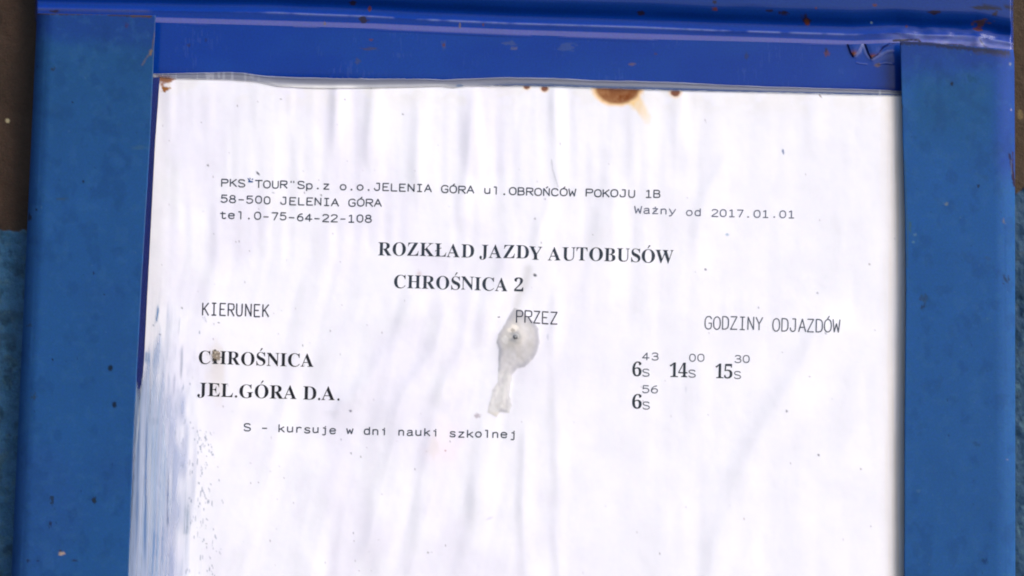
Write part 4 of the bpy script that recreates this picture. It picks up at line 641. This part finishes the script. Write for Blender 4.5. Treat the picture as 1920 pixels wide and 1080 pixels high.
printed('GODZINY ODJAZDÓW', 'type', 1321, 1574.5, [(1320, 616.8), (1427, 618.2), (1450, 620.6), (1575, 623.4)], 23.4, 'headr', 2.2, 'narrow typed column heading departure times', 13.0)
for t_, a_, b_, y_, cp in (('6', 1185.2, 1203.2, 705.2, 26), ('14', 1255.5, 1288.8, 706.9, 26), ('15', 1341, 1373.2, 709.2, 26), ('6', 1184.8, 1203, 766.4, 26)):
    printed(t_, 'serif', a_, b_, [(a_, y_), (b_, y_ + .5)], cp, 'num', label='bold printed departure hour ' + t_)
for t_, a_, b_, y_ in (('43', 1204.6, 1235, 675), ('00', 1292, 1320.2, 677.2), ('30', 1376.8, 1405.4, 679.6), ('56', 1204.4, 1233.3, 736)):
    printed(t_, 'type', a_, b_, [(a_, y_), (b_, y_ + .5)], 13.2, 'headr', 1.9, 'small raised departure minutes ' + t_, 13)
for a_, y_ in ((1205, 705.2), (1290.8, 707.4), (1376.2, 709.8), (1204.6, 766.8)):
    printed('S', 'type', a_, a_ + 13, [(a_, y_), (a_ + 13, y_ + .2)], 13.2, 'headr', 1.9, 'small letter S after a departure hour', 13)
printed('S - kursuje w dni nauki szkolnej', 'type', 457, 967.5, [(457, 807.8), (522, 809.4), (632, 813), (667, 813.6), (700, 814.6), (780, 816.8), (845, 818.9), (967, 821.4)], mat='type', label='typewritten note that S runs on school days', cap=13.2, cellw=12.6, stroke=2.35)
printed('-', 'type', 932.5, 938.5, [(930, 597.5), (940, 597.5)], 7.5, 'head', 1.5, 'short typed dash beside the via heading', 6)
def blue_chip():
    """scrap of blue paint stuck on the first quotation mark"""
    V = []; T = []
    for poly in ([(465, 339), (474, 339.5), (474.5, 342), (466, 342)], [(463.5, 334), (466, 334.5), (470, 339.3), (467.5, 339.3)], [(471.5, 335.6), (474.8, 334.4), (474.6, 336.8), (472, 337.2)], [(467.5, 333.2), (469.3, 333.2), (469.9, 336.4), (468.4, 336.4)]):
        b = len(V); V += poly; T += [(b, b + i + 1, b + i) for i in range(1, len(poly) - 1)]
    V = np.array(V, float); m = ink('blue_paint_chip', (26, 84, 160)); z = paper_z(V[:, 0], V[:, 1]) - .06
    o = tris('paint_chip', P(V[:, 0], V[:, 1], z * MM), T, m, sheet); o['label'] = 'tiny bright blue paint chip where the opening quotation mark was'
blue_chip()

# ------------------------------------------------------------------ screw that pierces the sheet
screw = thing('screw', 'small dull screw head poking through the grey patch in the middle of the sheet', 'screw')
def build_screw():
    c = P(967.5, 631, (PAPER_Z - .78) * MM); V, T = [], []
    R = .8 * MM; n = 28; ax = [(0, -.34), (.35, -.33), (.6, -.27), (.8, -.16), (.95, 0), (1, .2), (.98, .5), (.4, .6), (.35, 4)]
    for r, d in ax:
        for k in range(n):
            a = 2 * math.pi * k / n; V.append((c[0] + R * r * math.cos(a), c[1] + d * MM, c[2] + R * r * math.sin(a)))
    for i in range(len(ax) - 1):
        for k in range(n): T.append((i * n + k, i * n + (k + 1) % n, (i + 1) * n + (k + 1) % n, (i + 1) * n + k))
    m, t, b, o = mat_new('dull_steel'); b.inputs['Roughness'].default_value = .8; b.inputs['Specular IOR Level'].default_value = .2
    rgb = t.nodes.new('ShaderNodeRGB'); rgb.outputs[0].default_value = (.30, .31, .33, 1)
    t.links.new(vary(t, rgb.outputs[0], noise(t, 1600, 4), .45, 1.5), b.inputs['Base Color']); bump(t, b, noise(t, 2500, 3), 6e-5)
    o = tris('screw_head', V, T, m, screw, True)
    # cross recess cut as four dark sunk wedges on the dome
    V2, T2 = [], []
    for a0 in (.5, .5 + math.pi / 2):
        ca, sa = math.cos(a0), math.sin(a0); b0 = len(V2)
        for u, v in ((-.52, -.1), (.52, -.1), (.52, .1), (-.52, .1)):
            V2.append((c[0] + R * (u * ca - v * sa), c[1] - (.345 if a0 < 1 else .347) * MM + .02 * MM * (abs(u) > .3), c[2] + R * (u * sa + v * ca)))
        T2.append((b0, b0 + 1, b0 + 2, b0 + 3))
    tris('cross_slot', V2, T2, ink('slot_grime', (60, 60, 66)), screw)
build_screw()

# ------------------------------------------------------------------ clear plastic sleeve
sleeve = thing('plastic_sleeve', 'clear plastic sleeve over the timetable with a sealed top edge and blue scuffs', 'sleeve')
def film_z(X, Y):
    b = .25 * (vn(X / 230, Y / 300, 107) - .5)
    r = np.hypot(X - 968, (Y - 634)); lump = .95 * np.exp(-(r / 30.) ** 2)
    return (paper_z(X, Y) - .16 - .12 * np.exp(-(r / 30.) ** 2)).clip(-4, -.3)
def brt(*c): return np.minimum(alb(*c) * 1.32, .9)
def brt2(*c): return np.minimum(alb(*c) * 1.12, .9)
def build_film():
    xs = np.concatenate([np.arange(200, 420, 1.6), np.arange(422, 1640, 5), np.arange(1640, 1765, 3)])
    s = np.concatenate([np.arange(0, 30, 2), np.arange(30, 960, 3.0), np.linspace(965, 2000, 40)])
    YY = crv(SLV, xs) + 4 + s[:, None]; X = np.broadcast_to(xs, YY.shape).copy()
    Z = film_z(X, YY)
    # scuffed lower left margin: pale scratches and blue paint dragged downwards
    edge = crv(LI, YY); wx = X - edge; start = 690 + (fbm(X / 9, X * 0, 151) - .5) * 120 - 130 * sm(0, 60, wx) * sm(120, 60, wx)
    reach = 30 + 60 * sm(620, 1000, YY) + (vn(YY / 30, X * 0, 153) - .5) * 14
    q = X + .045 * (YY - 800)
    m = sm(start, start + 70, YY) * sm(reach + 45, reach - 25, wx + (vn(q / 5, YY / 60, 155) - .5) * 46)
    fine = vn(q / 1.7, YY / 170, 157); mid = vn(q / 6, YY / 260, 159); brd = vn(q / 16, YY / 240, 161)
    c = np.ones(X.shape + (3,)) * np.array(brt(166, 192, 232))
    c = mixc(c, brt(188, 200, 232), sm(.42, .7, mid) * .7)
    c = mixc(c, brt(96, 142, 206), sm(.50, .78, .6 * brd + .4 * fine) * .6 * sm(110, 60, wx))
    c = mixc(c, brt(128, 150, 192), .7 * sm(18, 4, wx) * sm(.3, .6, mid))
    a = m * (.50 + .36 * sm(.35, .65, .5 * mid + .5 * fine))
    a = a * (.45 + .55 * sm(95, 40, wx)) 
    # distinct drawn-out blue lines
    for pts, w, k, cc in (([(276, 740), (274, 860), (272, 1000), (271, 1100)], 2.2, .8, brt(84, 128, 190)), ([(262, 745), (258, 900), (255, 1100)], 3.0, .55, brt(70, 116, 176)), ([(277, 655), (276, 686)], 5, .75, brt(88, 144, 204)), ([(283, 640), (281, 760), (280, 800)], 1.1, .7, brt(60, 90, 140)),
                          ([(316, 870), (314, 960), (315, 1000)], 1.1, .8, brt(70, 104, 160)), ([(293, 985), (291, 1030), (292, 1050)], 4.5, .6, brt(96, 144, 206)), ([(353, 920), (350, 990), (347, 1010)], 6, .45, brt(126, 158, 196)), ([(305, 960), (303, 1085)], 2, .6, brt(100, 146, 206)), ([(296.5, 566), (296, 585), (293.5, 600), (291, 607)], 1.6, .75, brt(110, 154, 204)), ([(291, 607), (286, 611)], 1.2, .8, brt(70, 110, 160)),
                          ([(323, 585), (318, 620), (318, 700)], 8, .18, brt(130, 160, 200)), ([(342, 640), (339, 720)], 2, .35, brt(110, 130, 170)), ([(330, 690), (324, 760)], 3, .3, brt(130, 150, 200)), ([(345, 815), (343, 850)], 6, .35, brt(140, 160, 210)), ([(288, 780), (290, 800)], 9, .25, brt(110, 140, 180)), ([(266, 700), (262, 760), (250, 900)], 1.0, .7, brt(210, 220, 236)),
                          ([(270, 740), (266, 830), (262, 1085)], 3.2, .6, brt(196, 208, 236)), ([(281, 800), (279, 1085)], 3, .45, brt(206, 212, 232)), ([(249, 760), (244, 920), (243, 1085)], 2.5, .55, brt(96, 120, 164)), ([(338, 590), (333, 640)], 1.2, .25, brt(100, 130, 180)), ([(383, 590), (385, 600), (388, 606)], 1.2, .45, brt(120, 130, 200)), ([(379, 596), (383, 598)], 1, .4, brt(120, 130, 200))):
        d, _, al = pdist(X, YY, pts); k_ = k * sm(0, .3, al) * sm(1, .65, al) * (1 - sm(w * .1, w * 1.7, d + (vn(q / 2.5, YY / 40, 163) - .5) * w * 1.1)) * (.5 + .5 * sm(.2, .6, fine)); c = mixc(c, cc, k_ / np.maximum(np.maximum(a, k_), 1e-3)); a = np.maximum(a, k_)
    a = np.maximum(a, .10 * sm(.55, .8, vn(q / 3, YY / 90, 165)) * sm(120, 20, wx) * sm(480, 600, YY))
    wash = sm(640, 800, YY + (fbm(X / 14, YY / 50, 191) - .5) * 160) * sm(128, 60, wx + (vn(q / 9, YY / 50, 192) - .5) * 50) * (.34 + .30 * mid)
    c = mixc(c, brt(176, 192, 232), (wash > a) * .9); a = np.maximum(a, wash)
    gap = sm(1.5, -1.5, X - crv(PLEFT, YY)) * sm(138, 150, YY); c = mixc(c, brt(84, 92, 196), gap * (a < .22)); a = np.maximum(a, .20 * gap)  # lavender film sheen painted over the strip between stile and sheet
    a = np.maximum(a, .006)
    glare = sm(14, 4, YY - crv(PTOP, X)) ; c = mixc(c, (.82, .82, .85), (a <= .0061) * 1.0)
    o = grid('front_film', P(X, YY, Z * MM), M_FILM, sleeve, np.concatenate([c, a[..., None]], -1)); o['label'] = 'clear front film scratched and smeared with blue paint at lower left'
    # back film between sheet and panel
    xs = np.linspace(205, 1760, 60); YY2 = crv(SLV, xs) + 3 + np.linspace(0, 2000, 40)[:, None]; X2 = np.broadcast_to(xs, YY2.shape)
    grid('back_film', P(X2, YY2, -.16 * MM + 0 * X2), M_FILM, sleeve, np.concatenate([np.full(X2.shape + (3,), .7), np.full(X2.shape + (1,), .01)], -1))
build_film()
def build_seam():
    """welded double edge above the sheet: two thicknesses of film pressed flat, with a ridge"""
    xs = np.arange(282, 1712, 1.6); t = np.linspace(0, 1, 17); top = crv(SLV, xs); bot = crv(PTOP, xs) + 2.0
    top = top + (vn(xs / 4, xs * 0, 171) - .5) * 1.2 * sm(560, 620, xs) * sm(840, 780, xs) + (vn(xs / 23, xs * 0, 172) - .5) * 1.0
    YY = top + (bot - top) * t[:, None]; X = np.broadcast_to(xs, YY.shape).copy(); tt = np.broadcast_to(t[:, None], X.shape)
    zf = film_z(X, YY) - .04; Z = -1.0 + (zf + 1.0) * sm(.25, 1, tt) - .12 * np.exp(-((tt - .12) / .12) ** 2)
    Z[0] = -.3
    left = sm(1000, 850, X)
    c = np.ones(X.shape + (3,)) * np.array(brt2(150, 153, 166)); a = np.full(X.shape, .62)
    c = mixc(c, brt2(196, 198, 206), sm(.55, .7, vn(X / 5, YY / 30, 173)) * .8 * sm(520, 440, X))
    c = mixc(c, brt2(108, 132, 172), sm(.45, .8, tt) * (1 - left) * .8); a = a - .22 * sm(.5, .85, tt) * (1 - left)
    c = mixc(c, brt2(206, 208, 216), sm(.45, .75, tt) * sm(470, 520, X) * sm(1000, 800, X) * .8); a = np.maximum(a, .8 * sm(.45, .75, tt) * sm(470, 520, X) * sm(1000, 820, X))
    c = mixc(c, brt2(240, 240, 244), np.exp(-((YY - 163) / 4) ** 2) * sm(500, 560, X) * sm(700, 660, X)); a = np.maximum(a, .95 * np.exp(-((YY - 163) / 4) ** 2) * sm(500, 560, X) * sm(700, 660, X))  # glossy highlight of the curving film, painted as a white band
    rim = np.exp(-((tt - .02) / .09) ** 2); c = mixc(c, brt2(190, 196, 212), rim * (.1 + .5 * sm(.4, .6, vn(X / 40, 0 * X, 175)))); a = np.maximum(a, .6 * rim)
    low = np.exp(-((tt - .80) / .10) ** 2) * sm(1180, 1300, X) * sm(.3, .5, vn(X / 60, 0 * X, 177)); c = mixc(c, brt2(44, 84, 150), low * .8)
    c = mixc(c, brt2(60, 76, 100), np.exp(-((tt - .9) / .08) ** 2) * sm(920, 940, X) * sm(1010, 990, X) * .6)
    c = spot(c, X, YY, 863, 162, 8, 4, brt2(110, 136, 172), k=.8, wob=.4)
    c = mixc(c, brt2(120, 60, 30), .5 * sm(.7, 1, tt) * np.exp(-((X - 1158) / 34) ** 4)); c = mixc(c, brt2(120, 70, 50), .6 * sm(292, 300, X) * sm(326, 316, X) * sm(.3, .6, tt))
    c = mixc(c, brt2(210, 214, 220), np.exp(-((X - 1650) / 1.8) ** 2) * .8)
    o = grid('sealed_edge', P(X, YY, Z * MM), M_FILM, sleeve, np.concatenate([c, a[..., None]], -1)); o['label'] = 'milky welded strip along the top of the sleeve'
build_seam()

def build_smudge():
    """dab of dried mud on the film over the H of the first destination"""
    xs = np.linspace(388, 424, 60); ys = np.linspace(644, 712, 100); X, Y = np.meshgrid(xs, ys)
    r = np.hypot((X - 405) / 8.5, (Y - 667) / 10.5) + (fbm(X / 5, Y / 5, 181, 3) - .5) * .9
    a = .88 * sm(1.1, .7, r) * (.65 + .6 * vn(X / 2.4, Y / 2.4, 183))
    c = np.ones(X.shape + (3,)) * np.array((.27, .22, .17)); c = mixc(c, (.52, .47, .40), sm(.5, .7, vn(X / 3, Y / 3, 185)))
    for x, y, q in ((400.5, 674.5, 2.6), (403, 657, 2.2), (399.5, 662, 1.4), (411, 664, 1.3)):
        k = 1 - sm(.6, 1.2, np.hypot(X - x, Y - y) / q); c = mixc(c, (.02, .015, .01), k); a = np.maximum(a, k)
    a = a * sm(389, 392, X) * sm(423, 420, X) * sm(645, 648, Y)
    o = grid('mud_smudge', P(X, Y, (film_z(X, Y) - .05) * MM), M_FILM, sleeve, np.concatenate([c, a.clip(0, 1)[..., None]], -1)); o['label'] = 'brownish smudge hiding part of the letter H'
build_smudge()
